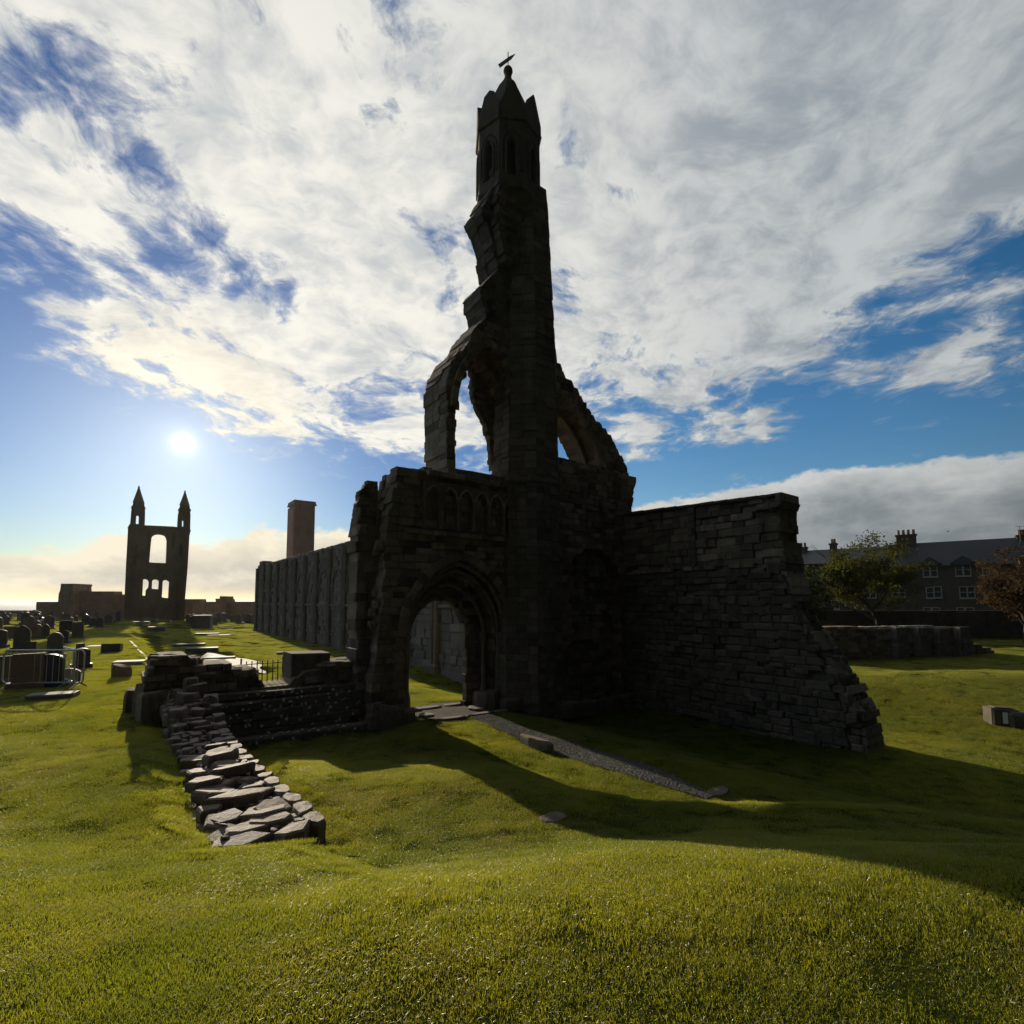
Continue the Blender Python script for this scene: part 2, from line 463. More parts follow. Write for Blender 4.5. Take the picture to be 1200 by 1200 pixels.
def flat_mat(name, col, rough=.6, metal=0.0, var=.25, sc=6.0, spec=.4):
    m = bpy.data.materials.new(name); m.use_nodes = True
    t = NT(m.node_tree); bs = t.n['Principled BSDF']
    pos = t.node('ShaderNodeNewGeometry').outputs['Position']
    n = t.noise(pos, sc, 5, .6)
    c = t.mix(n, (*[x*(1-var) for x in col], 1), (*[min(1, x*(1+var)) for x in col], 1))
    t.l.new(c, bs.inputs['Base Color'])
    bs.inputs['Roughness'].default_value = rough; bs.inputs['Metallic'].default_value = metal
    bs.inputs['Specular IOR Level'].default_value = spec
    b = t.node('ShaderNodeBump'); b.inputs['Strength'].default_value = .15; b.inputs['Distance'].default_value = .02
    t.l.new(t.noise(pos, sc*6, 3, .6), b.inputs['Height']); t.l.new(b.outputs[0], bs.inputs['Normal'])
    return m
M = {}
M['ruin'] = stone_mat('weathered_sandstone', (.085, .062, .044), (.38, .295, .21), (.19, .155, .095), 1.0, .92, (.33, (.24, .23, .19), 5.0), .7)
M['ruin_dark'] = stone_mat('sooty_shaded_sandstone', (.085, .068, .052), (.20, .16, .12), (.12, .108, .068), 1.2, .92, None, .7)  # soot-dark stone; on the porch wall's lower stage it stands in for shade
M['plinth'] = stone_mat('lichen_spotted_stone', (.10, .085, .066), (.18, .152, .12), (.11, .10, .066), 1.0, .9, (.72, (.60, .59, .54), 7.0), .7)
M['rubble'] = stone_mat('rubble_stone', (.10, .069, .050), (.27, .20, .145), (.16, .122, .072), 1.6, .7, (.4, (.40, .38, .33), 7.0), 1.0, .6)
M['mortar'] = stone_mat('earth_and_mortar', (.06, .048, .034), (.09, .07, .05), (.05, .05, .025), 2.0, .95, None, 1.0)
M['nave'] = stone_mat('grey_rubble_wall', (.13, .12, .105), (.24, .22, .19), (.17, .15, .12), 1.0, .92, (.35, (.35, .34, .30), 4.0), .8)
M['gable'] = stone_mat('far_brown_stone', (.30, .215, .15), (.36, .265, .19), (.25, .18, .125), .25, .95, None, .6)  # brown stone lightened so its colour carries the sun flare
M['redtower'] = stone_mat('flare_reddened_ashlar', (.40, .21, .145), (.46, .25, .18), (.33, .19, .13), .3, .95, None, .5)  # grey tower stone coloured red for the sun flare lying over it
M['grave_grey'] = stone_mat('grey_headstone', (.10, .10, .10), (.22, .21, .19), (.14, .14, .11), 1.5, .7, (.35, (.3, .3, .26), 9), .4)
M['grave_red'] = stone_mat('pink_headstone', (.26, .17, .13), (.30, .21, .16), (.2, .15, .11), 1.5, .7, None, .4)
M['grave_blue'] = stone_mat('slate_headstone', (.035, .042, .065), (.055, .062, .09), (.05, .055, .07), 1.5, .45, None, .3)
M['slab'] = stone_mat('pale_ledger_slab', (.30, .28, .23), (.42, .39, .33), (.32, .29, .22), 1.5, .75, None, .5, .4)
M['gravel_stone'] = stone_mat('gravel_stone', (.05, .047, .042), (.20, .19, .17), (.11, .104, .09), 2.0, .8, None, .3)
M['steel'] = flat_mat('galvanised_steel', (.45, .46, .47), .38, .9, .15, 12)
M['iron'] = flat_mat('black_iron', (.025, .025, .025), .5, .4, .2, 12)
M['lead'] = flat_mat('grey_copper_vane', (.22, .24, .25), .45, .6, .2, 12)
M['slate'] = flat_mat('roof_slate', (.028, .036, .050), .55, 0, .25, 3)
M['housewall'] = stone_mat('terrace_rubble', (.07, .058, .044), (.11, .09, .07), (.08, .07, .052), .6, .95, None, .5)
M['trim'] = flat_mat('white_painted_wood', (.27, .27, .255), .5, 0, .08, 4)
M['glass'] = flat_mat('dark_window_glass', (.02, .022, .026), .12, 0, .1, 2, .6)
M['pot'] = flat_mat('clay_chimney_pot', (.30, .17, .10), .85, 0, .25, 6)
M['bark'] = stone_mat('bark', (.045, .035, .025), (.06, .05, .035), (.05, .05, .03), 3.0, .95, None, .8)
M['plaque'] = flat_mat('white_plaque', (.72, .72, .70), .5, 0, .06, 5)

def leaf_mat(name, c, tr, var=.35):
    m = bpy.data.materials.new(name); m.use_nodes = True
    t = NT(m.node_tree); t.n.clear()
    out = t.node('ShaderNodeOutputMaterial')
    geo = t.node('ShaderNodeNewGeometry')
    isl = geo.outputs['Random Per Island']
    k = t.math('MULTIPLY_ADD', isl, 2*var, 1-var)
    kk = t.xyz(k, k, k)
    d = t.node('ShaderNodeBsdfDiffuse'); t.l.new(t.vmath('MULTIPLY', kk, c), d.inputs[0])
    tr_ = t.node('ShaderNodeBsdfTranslucent'); t.l.new(t.vmath('MULTIPLY', kk, tr), tr_.inputs[0])
    a = t.node('ShaderNodeAddShader'); t.l.new(d.outputs[0], a.inputs[0]); t.l.new(tr_.outputs[0], a.inputs[1])
    t.l.new(a.outputs[0], out.inputs[0])
    return m
M['leaf_green'] = leaf_mat('spring_green_leaf', (.038, .042, .010), (.046, .046, .008))
M['leaf_dark'] = leaf_mat('dark_leaf', (.022, .028, .012), (.02, .026, .006))
M['leaf_brown'] = leaf_mat('bronze_leaf', (.052, .034, .019), (.034, .020, .008))

def grass_blade_mat():
    m = bpy.data.materials.new('grass_blade'); m.use_nodes = True
    t = NT(m.node_tree); t.n.clear()
    out = t.node('ShaderNodeOutputMaterial')
    geo = t.node('ShaderNodeNewGeometry'); pos = geo.outputs['Position']; isl = geo.outputs['Random Per Island']
    big = t.noise(pos, .42, 4, .6); med = t.noise(pos, 2.6, 4, .6)
    mixf = t.math('ADD', t.math('MULTIPLY', t.step(big, .38, .64), .55), t.math('MULTIPLY', t.step(med, .4, .65), .3))
    mixf = t.math('ADD', mixf, t.math('MULTIPLY', isl, .3), clamp=True)
    col = t.mix(mixf, (.026, .042, .004, 1), (.062, .074, .008, 1))
    dry = t.step(isl, .955, .98)
    col = t.mix(dry, col, (.26, .22, .10, 1))
    trc = t.mix(mixf, (.140, .172, .007, 1), (.290, .275, .015, 1))
    trc = t.mix(dry, trc, (.25, .20, .08, 1))
    worn = t.math('MULTIPLY', t.step(t.noise(pos, .9, 5, .65), .53, .72), .55)
    col = t.mix(worn, col, (.085, .066, .022, 1)); trc = t.mix(worn, trc, (.20, .155, .035, 1))
    d = t.node('ShaderNodeBsdfDiffuse'); t.l.new(col, d.inputs[0])
    tl = t.node('ShaderNodeBsdfTranslucent'); t.l.new(trc, tl.inputs[0])
    g = t.node('ShaderNodeBsdfGlossy'); g.inputs['Roughness'].default_value = .45; g.inputs[0].default_value = (.9, .9, .8, 1)
    a = t.node('ShaderNodeAddShader'); t.l.new(d.outputs[0], a.inputs[0]); t.l.new(tl.outputs[0], a.inputs[1])
    fr = t.node('ShaderNodeFresnel'); fr.inputs[0].default_value = 1.38
    mx = t.node('ShaderNodeMixShader'); t.l.new(t.math('MULTIPLY', fr.outputs[0], .16), mx.inputs[0]); t.l.new(a.outputs[0], mx.inputs[1]); t.l.new(g.outputs[0], mx.inputs[2])
    t.l.new(mx.outputs[0], out.inputs[0])
    return m
def ground_mat():
    m = bpy.data.materials.new('turf_ground'); m.use_nodes = True
    t = NT(m.node_tree); bs = t.n['Principled BSDF']
    pos = t.node('ShaderNodeNewGeometry').outputs['Position']
    n = t.noise(pos, .5, 5, .6); f = t.noise(pos, 14, 4, .65)
    c = t.mix(t.step(n, .38, .64), (.026, .040, .006, 1), (.046, .056, .009, 1))
    c = t.mix(t.step(f, .4, .65), c, t.mix(.5, c, (.024, .028, .008, 1)))
    t.l.new(c, bs.inputs['Base Color']); bs.inputs['Roughness'].default_value = 1; bs.inputs['Specular IOR Level'].default_value = 0
    b = t.node('ShaderNodeBump'); b.inputs['Strength'].default_value = .8; b.inputs['Distance'].default_value = .06
    t.l.new(t.noise(pos, 22, 5, .7), b.inputs['Height']); t.l.new(b.outputs[0], bs.inputs['Normal'])
    return m
M['blade'] = grass_blade_mat(); M['ground'] = ground_mat()

def gravel_mat():
    m = bpy.data.materials.new('grey_gravel'); m.use_nodes = True
    t = NT(m.node_tree); bs = t.n['Principled BSDF']
    pos = t.node('ShaderNodeNewGeometry').outputs['Position']
    v = t.node('ShaderNodeTexVoronoi'); t.l.new(pos, v.inputs['Vector']); v.inputs['Scale'].default_value = 26
    c = t.mix(v.outputs['Color'], (.045, .043, .038, 1), (.20, .19, .17, 1))
    t.l.new(c, bs.inputs['Base Color']); bs.inputs['Roughness'].default_value = .85
    b = t.node('ShaderNodeBump'); b.inputs['Strength'].default_value = .6; b.inputs['Distance'].default_value = .02
    b.invert = True
    t.l.new(v.outputs['Distance'], b.inputs['Height']); t.l.new(b.outputs[0], bs.inputs['Normal'])
    return m
M['gravel'] = gravel_mat()
def sea_mat():
    m = bpy.data.materials.new('sea_water'); m.use_nodes = True
    t = NT(m.node_tree); bs = t.n['Principled BSDF']
    bs.inputs['Base Color'].default_value = (.05, .075, .09, 1); bs.inputs['Roughness'].default_value = .35
    pos = t.node('ShaderNodeNewGeometry').outputs['Position']
    b = t.node('ShaderNodeBump'); b.inputs['Strength'].default_value = .7; b.inputs['Distance'].default_value = 1.0
    t.l.new(t.noise(pos, .12, 5, .6), b.inputs['Height']); t.l.new(b.outputs[0], bs.inputs['Normal'])
    return m

# ------------------------------------------------------------------ ground, sea, path
def make_ground():
    def axis(n, lin, far):
        out = []
        for i in range(n+1):
            s = 2*i/n-1; out.append(s*lin+math.copysign(abs(s)**6, s)*far)
        return out
    xs = axis(330, 30, 900); ys = [y+14 for y in axis(330, 24, 1200)]
    vs = []; fs = []
    for y in ys:
        for x in xs: vs.append((x, y, terr(x, y)))
    n = len(xs)
    for j in range(len(ys)-1):
        for i in range(n-1):
            k = j*n+i; fs.append((k, k+1, k+1+n, k+n))
    me = bpy.data.meshes.new('ground'); me.from_pydata(vs, [], fs); me.shade_smooth()
    me.materials.append(M['ground'])
    o = bpy.data.objects.new('ground', me); C.objects.link(o); tag(o, kind='structure')
    mb = MB(); mb.add([(-9000, 180, -20), (9000, 180, -20), (9000, 7000, -20), (-9000, 7000, -20)], [(0, 1, 2, 3)])
    tag(mb.build('sea', sea_mat()), kind='structure')
make_ground()

def strip(name, left, right, mat, lift=.012, n=30):
    """a sheet laid on the ground between two local (u, w) lines"""
    vs = []; fs = []; m = 5
    for i in range(n+1):
        t = i/n
        for k in range(m+1):
            s = k/m
            lu = left(t); ru = right(t)
            u = lu[0]+(ru[0]-lu[0])*s; w = lu[1]+(ru[1]-lu[1])*s
            p = L2W(u, w); vs.append((p.x, p.y, terr(p.x, p.y)+lift))
    for i in range(n):
        for k in range(m):
            a_ = i*(m+1)+k; fs.append((a_, a_+1, a_+m+2, a_+m+1))
    me = bpy.data.meshes.new(name); me.from_pydata(vs, [], fs); me.materials.append(mat)
    o = bpy.data.objects.new(name, me); C.objects.link(o)
    return tag(o, kind='structure')
strip('gravel_path', lambda t: (-.82-.22*math.sin(math.pi*t)-.10*t+.03*math.sin(t*23), -1.5-7.0*t), lambda t: (-.32-.08*t-.25*sm(t, .75, 1)+.03*math.sin(t*19), -1.7-6.8*t), M['gravel'], .016)
def gravel():
    rng = random.Random(12); mb = MB()
    for _ in range(9500):
        t = rng.random(); s_ = rng.uniform(-.06, 1.06)
        lu = -.82-.22*math.sin(math.pi*t)-.10*t; ru = -.32-.08*t-.25*sm(t, .75, 1)
        u = lu+(ru-lu)*s_; w = -1.6-6.9*t; p = L2W(u, w); r_ = rng.uniform(.007, .017)
        z = terr(p.x, p.y)+.016
        vs = [(p.x+r_*math.cos(a_)*rng.uniform(.8, 1.3), p.y+r_*math.sin(a_)*rng.uniform(.8, 1.3), z+rng.uniform(-.004, .006)) for a_ in (0, 1.3, 2.5, 3.8, 5.0)]
        vs += [(p.x+r_*.5*math.cos(a_), p.y+r_*.5*math.sin(a_), z+r_*rng.uniform(.5, .9)) for a_ in (.4, 2.4, 4.5)]
        mb.add(vs, [(0, 1, 5), (1, 6, 5), (1, 2, 6), (2, 3, 6), (3, 7, 6), (3, 4, 7), (4, 0, 5), (4, 5, 7), (5, 6, 7)])
    o = mb.build('gravel', M['gravel_stone']); tag(o, 'loose grey gravel spread on the path from the doorway', 'gravel', kind='stuff')
gravel()
PV = [W2L(*gt(*p).xy) for p in ((236, 779), (310, 790), (303, 776), (240, 764))]
strip('threshold', lambda t: (-1.9+.05*math.sin(t*9), -1.55+2.0*t), lambda t: (.35+.06*math.sin(t*13), -1.5+2.0*t), M['mortar'], .02)
strip('paving', lambda t: (PV[0][0]+(PV[3][0]-PV[0][0])*t+.12*math.sin(t*9), PV[0][1]+(PV[3][1]-PV[0][1])*t), lambda t: (PV[1][0]+(PV[2][0]-PV[1][0])*t+.1*math.sin(t*13), PV[1][1]+(PV[2][1]-PV[1][1])*t), M['slab'], .03)

PATHS = [lambda u, w: -.82-.22*math.sin(math.pi*max(0, min(1, -(w+1.5)/7)))-.02 < u < -.36-.012*abs(w+1.5)-.25*sm(w, -6.8, -8.5) and -8.5 < w < -1.2,
         lambda u, w: -2.0 < u < .4 and -1.7 < w < .6,
         lambda u, w: -7.40 < u < -6.66 and -7.6 < w < .4,
         lambda u, w: -7.9 < u < -2.5 and -1.3 < w < 1.0,
         lambda u, w: min(p[1] for p in PV) < w < max(p[1] for p in PV) and min(p[0] for p in PV)+.1 < u < max(p[0] for p in PV)-.1,
         lambda u, w: 5.85 < u < 7.0 and -7.2 < w < .3,
         lambda u, w: -3 < u < 8 and -1.1 < w < .5]

# ------------------------------------------------------------------ lawn
def make_lawn():
    rng = np.random.default_rng(3)
    def tile(n, size, hmin, hmax, wid, seed):
        r = np.random.default_rng(seed)
        vs = np.zeros((n*5, 3)); fs = []
        cx = r.random((9, 2))*size-size/2
        for i in range(n):
            if r.random() < .45:
                c = cx[r.integers(9)]; x, y = c+r.normal(0, .06, 2)
            else: x, y = r.random(2)*size-size/2
            an = r.random()*math.tau; h = hmin+(hmax-hmin)*r.random()**1.4; wd = wid*(.6+.8*r.random())
            la = r.random()*math.tau; ln = h*(.4+1.5*r.random())
            ca, sa = math.cos(an)*wd/2, math.sin(an)*wd/2
            lx, ly = math.cos(la)*ln, math.sin(la)*ln
            k = i*5
            vs[k] = (x-ca, y-sa, -.01); vs[k+1] = (x+ca, y+sa, -.01)
            vs[k+2] = (x+ca*.8+lx*.35, y+sa*.8+ly*.35, h*.62); vs[k+3] = (x-ca*.8+lx*.35, y-sa*.8+ly*.35, h*.62)
            vs[k+4] = (x+lx, y+ly, h)
            fs.append((k, k+1, k+2, k+3)); fs.append((k+3, k+2, k+4))
        me = bpy.data.meshes.new('grass_tuft'); me.from_pydata(vs.tolist(), [], fs); me.materials.append(M['blade'])
        return bpy.data.objects.new('grass_tuft', me)
    tiles = [tile(1900, .46, .007, .021, .0023, 10+i) for i in range(5)]
    pts = []; rots = []; scl = []; idx = []
    def sow(y0, y1, step, sc):
        y = y0
        while y < y1:
            xm = y*1.06+1.0
            x = -xm
            while x < xm:
                px = x+rng.uniform(-.5, .5)*step; py = y+rng.uniform(-.5, .5)*step
                x += step
                u, w = W2L(px, py)
                if any(f(u, w) for f in PATHS): continue
                d = mnoise.noise(Vector((px*.9, py*.9, 7)))*(1 if py < 7 else .35)
                pts.append((px, py, terr(px, py))); 
                e = .25
                nrm_ = Vector((-(terr(px+e, py)-terr(px-e, py))/(2*e), -(terr(px, py+e)-terr(px, py-e))/(2*e), 1)).normalized()
                eu = (Vector((0, 0, 1)).rotation_difference(nrm_) @ Quaternion((0, 0, 1), rng.random()*math.tau)).to_euler()
                rots.append(tuple(eu))
                q = (1+.30*d)*rng.uniform(.85, 1.2); scl.append((sc, sc, q*(1 if sc < 1.1 else 1.5 if sc < 1.5 else 1.9))); idx.append(int(rng.integers(5)))
            y += step
    sow(.9, 4.5, .26, 1.0); sow(4.5, 9, .28, 1.05); sow(9, 18, .38, 1.25); sow(18, 34, .55, 1.6); sow(34, 60, .9, 2.2); sow(60, 92, 1.5, 3.0)
    me = bpy.data.meshes.new('grass'); me.from_pydata(pts, [], [])
    for nm, typ, data in (('rot', 'FLOAT_VECTOR', np.array(rots, 'f').ravel()), ('scl', 'FLOAT_VECTOR', np.array(scl, 'f').ravel()), ('idx', 'INT', np.array(idx, 'i'))):
        at = me.attributes.new(nm, typ, 'POINT')
        at.data.foreach_set('vector' if typ == 'FLOAT_VECTOR' else 'value', data)
    o = bpy.data.objects.new('grass', me); C.objects.link(o); me.materials.append(M['blade'])
    tag(o, 'short mown green grass of the lawn around the ruins', 'grass', kind='stuff')
    ng = bpy.data.node_groups.new('lawn', 'GeometryNodeTree')
    ng.interface.new_socket('Geometry', in_out='INPUT', socket_type='NodeSocketGeometry')
    ng.interface.new_socket('Geometry', in_out='OUTPUT', socket_type='NodeSocketGeometry')
    N = ng.nodes; L = ng.links
    gi = N.new('NodeGroupInput'); go = N.new('NodeGroupOutput'); iop = N.new('GeometryNodeInstanceOnPoints')
    g2i = N.new('GeometryNodeGeometryToInstance')
    for tl in tiles[::-1]:
        oi = N.new('GeometryNodeObjectInfo'); oi.inputs[0].default_value = tl
        L.new(oi.outputs['Geometry'], g2i.inputs[0])
    def attr(nm, typ):
        a_ = N.new('GeometryNodeInputNamedAttribute'); a_.data_type = typ; a_.inputs['Name'].default_value = nm
        return a_.outputs['Attribute']
    L.new(gi.outputs[0], iop.inputs['Points']); L.new(g2i.outputs[0], iop.inputs['Instance'])
    iop.inputs['Pick Instance'].default_value = True
    L.new(attr('idx', 'INT'), iop.inputs['Instance Index'])
    e2r = N.new('FunctionNodeEulerToRotation'); L.new(attr('rot', 'FLOAT_VECTOR'), e2r.inputs[0])
    L.new(e2r.outputs[0], iop.inputs['Rotation'])
    L.new(attr('scl', 'FLOAT_VECTOR'), iop.inputs['Scale'])
    L.new(iop.outputs[0], go.inputs[0])
    md = o.modifiers.new('lawn', 'NODES'); md.node_group = ng
    print('grass tiles', len(pts))
make_lawn()

# ------------------------------------------------------------------ the west front
def west_front():
    T = thing('west_front', 'tall dark ruined west front with pointed doorway, empty window arch and spired stair turret', 'church ruin', (O.x*.92, O.y*.92, .24), TH)
    T.scale = (.92, .92, .92)
    rng = random.Random(11)
    # --- lower wall, three layers so that the doorway steps inwards
    left = [(-2.95, -1.2), (-2.85, 1.2), (-2.7, 2.6), (-2.6, 4.0), (-2.5, 5.4), (-2.3, 6.3), FP(466, 548), (-1.41, 6.84)]
    topr = [(-.6, 6.82), (.9, 6.80), (2.0, 6.78), (2.9, 6.9), (4.0, 8.0)]
    rend = [(7.6, 8.0), FP(748, 562), FP(745, 572), FP(742, 582), FP(741, 602), (7.75, 5.5), (7.75, -1.2)]
    outer = left+topr+rend
    d0 = doorhole(-.15, -1.5, 2.05, 1.80, 2.22, 12)
    d1 = doorhole(-.22, -1.5, 2.0, 1.50, 1.80, 12)
    d2 = doorhole(-.43, -1.5, 1.95, .98, 1.16, 12)
    # a blank recess in the right-hand bay
    rec = [(4.1, -1.4), (4.1, 3.6), (4.5, 4.6), (5.4, 5.05), (6.4, 4.75), (6.9, 3.9), (6.9, -1.4)]
    mb = MB()
    masonry(mb, outer, [d0, rec], 0.0, .45, .205, .40, 21, .05, .03)
    masonry(mb, outer, [d1], .45, .85, .205, .42, 22, .05, .02)
    masonry(mb, outer, [d2], .85, 1.1, .21, .45, 23, .05, .02)
    wall = mb.build('facade_wall', M['ruin'], T)
    # --- doorway mouldings
    mb = MB()
    def full(cu, zs, half, rise, z0, n=12):
        p = arch(cu, zs, half, rise, n); return p
    ring(mb, full(-.15, 2.05, 1.80, 2.22, 0), .24, -.07, .1, .02, rng, .012)
    dw = mb.build('archivolt', M['ruin'], T)
    mb = MB(); ring(mb, full(-.22, 2.0, 1.50, 1.80, 0), .16, .38, .55, .02, rng, .01); mb.build('inner_order', M['ruin'], dw)
    mb = MB(); ring(mb, full(-.43, 1.95, .98, 1.16, 0), .15, .78, .95, .02, rng, .01); mb.build('inner_order', M['ruin'], dw)
    for cu, zs, half, rise, w, r in ((-.15, 2.05, 1.70, 2.12, .16, .075), (-.18, 2.02, 1.60, 1.96, .34, .06), (-.27, 1.97, 1.32, 1.6, .62, .065)):
        mb = MB(); pts = arch(cu, zs, half, rise, 14)
        mb.tube([(u, w, z) for u, z in pts], r, 8); mb.build('arch_roll', M['ruin'], dw)
        for s in (-1, 1):
            mb = MB(); x = cu+s*half
            mb.lathe([(r*1.7, -.6), (r*1.7, .28), (r*1.3, .34), (r*.95, .40), (r*.95, zs-.25), (r*1.25, zs-.2), (r*1.0, zs-.14), (r*1.8, zs-.02), (r*1.9, zs+.03)], 10, (x, w, 0))
            mb.build('jamb_shaft', M['ruin'], dw, smooth=False)
    # worn plinth stones at the feet of the jambs
    for (u, w, sx, sy, sz, zc) in ((1.0, .35, .8, 1.1, .5, -.02), (1.5, -.25, .8, .7, .35, -.12), (2.2, -.5, 1.0, .5, .4, -.22), (-1.95, .1, .6, .8, .5, -.15), (-2.35, -.1, .8, .5, .7, -.1), (-2.75, -.05, .6, .5, .5, -.15),
                                   (3.4, -.9, .9, .5, .5, -.42), (4.6, -.6, 1.1, .45, .5, -.55), (5.7, -.5, 1.1, .45, .5, -.6), (6.6, -.45, .8, .5, .5, -.6)):
        mb = MB(); mb.stone((u, w, zc), sx, sy, sz, rng, 0, .05, 8)
        mb.build('plinth_stone', M['ruin_dark'], T)
    # --- string courses
    mb = MB()
    for i in range(9):
        u0 = -2.0+i*.42; mb.hexa([(u0, 4.93), (u0+.41, 4.93), (u0+.41, 5.07), (u0, 5.07)], -.12+rng.uniform(-.02, .02), .05, .02)
    mb.build('string_course', M['ruin'], T)
    mb = MB()
    for i in range(8):
        u0 = -1.35+i*.42; z0 = 6.66+.0*i; mb.hexa([(u0, z0), (u0+.41, z0), (u0+.41, z0+.17), (u0, z0+.17)], -.16+rng.uniform(-.03, .03), .1, .03, None, .02, rng)
    mb.build('sill_course', M['ruin'], T); mb = MB()
    for i in range(9):
        u0 = 3.9+i*.40
        mb.hexa([(u0, 2.55), (u0+.38, 2.55), (u0+.38, 2.68), (u0, 2.68)], .36, .5, .02)
    mb.build('sill_course', M['ruin'], T)
    # --- blind arcade above the door
    for i in range(1, 7):
        cu = -1.75+i*.56
        mb = MB()
        z0, zs, half, rise = 5.12, 6.02, .20, .30
        hole = doorhole(cu, z0+.02, zs, half, rise, 6)
        # cusps give the heads a trefoil outline
        mb.prism([(cu-.275, z0), (cu+.275, z0), (cu+.275, 6.50), (cu-.275, 6.50)], [hole], -.10-.02*(i % 2), .02)
        n = mb.build('niche', M['ruin'], T)
        mb = MB(); mb.lathe([(.07, 5.13), (.07, 5.2), (.045, 5.24), (.045, 5.92), (.07, 5.98), (.075, 6.03)], 8, (cu+.28, -.13, 0))
        mb.tube([(u, -.13, z) for u, z in arch(cu, zs, half+.04, rise+.05, 6)], .035, 6)
        mb.build('niche_shaft', M['ruin'], n)
    # --- broken corner pier on the left
    k = 1.15
    def pf(px, py, w=k): u, z = FP(px, py, w); return (u, 3+(z-3)*.985)
    out = [(-2.98, -1.2), pf(408, 774), pf(409, 640), pf(407.5, 632), pf(408, 620), pf(412, 613), pf(413, 591), pf(416, 585)]
    body = out[:-1]+[pf(414, 600), pf(440, 596), (-2.3, 5.75), (-2.0, 6.1), (-2.0, -1.2)]
    mb = MB(); masonry(mb, body, [], .50, k, .24, .42, 31, .05, .05)
    # surviving knob and stump on its head
    knob = [pf(413, 604), pf(414, 590), pf(417, 586), pf(416.5, 574), pf(423, 572), pf(425, 565.5), pf(432, 563.5), pf(438, 565.5), pf(439.5, 578), pf(440, 604)]
    masonry(mb, knob, [], .85, k, .11, .3, 32, .02, .03)
    stump = [pf(441, 604), pf(441.5, 572), pf(449, 570), pf(450, 604)]
    masonry(mb, stump, [], .85, k, .11, .3, 33, .02, .03)
    step = [pf(444, 592), pf(450, 566), pf(456, 560), pf(466, 549), pf(500, 550), pf(500, 600), pf(446, 600)]
    masonry(mb, step, [], .75, k, .12, .35, 34, .04, .05)
    for _ in range(14):
        mb.stone((rng.uniform(-2.75, -2.35), .30+rng.uniform(-.08, .12), rng.uniform(.2, 5.2)), rng.uniform(.3, .5), rng.uniform(.3, .4), rng.uniform(.14, .22), rng, rng.uniform(-.2, .2), .08)
    mb.build('corner_pier', M['ruin'], T)
    # --- window wall with the tall empty arch
    wt = 1.5
    o2 = [(-.64, 6.6), FP(498, 520, wt), FP(497, 462, wt), FP(503, 443, wt), FP(510, 432, wt), FP(518, 427, wt), FP(530, 405, wt), FP(540, 395, wt), FP(550, 397, wt)]
    o2 += [(1.3, 12.2), (2.2, 12.2), (2.6, 11.5), (2.6, 6.6)]
    wcu, wzs, wh, wr = .82, 8.95, 1.12, 2.0
    hole = doorhole(wcu, 6.98, wzs, wh, wr, 12)
    hole1 = doorhole(wcu+.06, 6.98, wzs, wh+.10, wr+.30, 12)
    mb = MB()
    masonry(mb, o2, [hole1], 0.05, .5, .21, .40, 41, .035, .025)
    masonry(mb, o2, [hole], .5, wt, .21, .42, 42, .035, .02)
    ww = mb.build('window_wall', M['ruin'], T)
    mb = MB(); ring(mb, arch(wcu+.06, wzs, wh+.10, wr+.30, 14), .22, -.06, .12, .02, rng, .01); ring(mb, arch(wcu, wzs, wh, wr, 14), .14, .44, .6, .02, rng, .01)
    mb.build('arch_moulding', M['ruin'], ww)
    # tracery stumps left hanging inside the arch
    mb = MB()
    inner = [FP(x, y, 1.2) for x, y in ((552, 441), (551, 457), (556, 477), (559, 485), (567, 497), (567, 503), (569, 512), (571, 517), (573, 535), (574, 552))]
    pr = arch(wcu, wzs, wh, wr, 12)[12:]
    edge = [(u+.03, z) for u, z in pr]
    poly = inner+[(wcu+wh+.03, 8.0)]+edge[::-1]
    masonry(mb, poly, [], 1.05, 1.3, .12, .25, 44, .04, .03)
    for (x, y, r) in ((538, 448, .10), (541, 444, .07), (537, 458, .09), (536.5, 474, .12), (540, 446, .06), (546, 440, .07)):
        u, z = FP(x-2, y, .65); tf = MB(); tf.stone((u, .65, z), r*2.2, .25, r*2, rng, 0, .3, 6); tf.build('tracery_stump', M['ruin'], ww)
    mb.build('tracery_fragment', M['ruin'], ww)
    # --- broken masonry climbing beside the turret
    wf = 1.1
    fr = [FP(549, 400, wf), FP(547.5, 380, wf), FP(543.5, 370, wf), FP(543, 355, wf), FP(553, 344, wf), FP(562, 334, wf), FP(560, 322, wf), FP(556, 300, wf), FP(549, 280, wf), FP(543.5, 266, wf),
          FP(550, 255, wf), FP(557, 243, wf), FP(560.5, 230, wf), FP(560, 216, wf)]
    fr = [(0.75, 11.4)]+fr+[(1.2, 17.6), (2.3, 17.6), (2.3, 11.4)]
    slot = [FP(568, 398, .2), FP(579, 398, .2), FP(579, 356, .2), FP(574, 349, .2), FP(568, 356, .2)]
    mb = MB()
    masonry(mb, fr, [slot], .05, .55, .2, .36, 51, .05, .04)
    masonry(mb, fr, [], .55, wf, .2, .36, 52, .05, .04)
    up = [(1.25, 14.2), (1.0, 15.2), (.95, 16.2), (1.05, 16.8), (2.3, 16.8), (2.3, 14.2)]
    masonry(mb, up, [], -.28, .1, .17, .3, 53, .06, .05)
    for _ in range(26):
        z = rng.uniform(12.6, 16.2); t_ = (z-12.6)/3.6
        mb.stone((1.25+.15*math.sin(t_*6)+rng.uniform(-.15, .5), .2, z), .5, .22, .14, rng, rng.uniform(-.1, .1), .2)
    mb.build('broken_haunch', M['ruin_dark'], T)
    # --- half arch to the right of the turret
    ro = [(3.3, 6.6), (3.3, 11.9), FP(655, 424), FP(663, 437), FP(672, 449), FP(680, 460), FP(690, 475), FP(700, 490), FP(708, 499), FP(715, 508), FP(725, 525), FP(733, 540), FP(737, 547), FP(738, 560), (7.6, 7.6), (7.6, 6.6)]
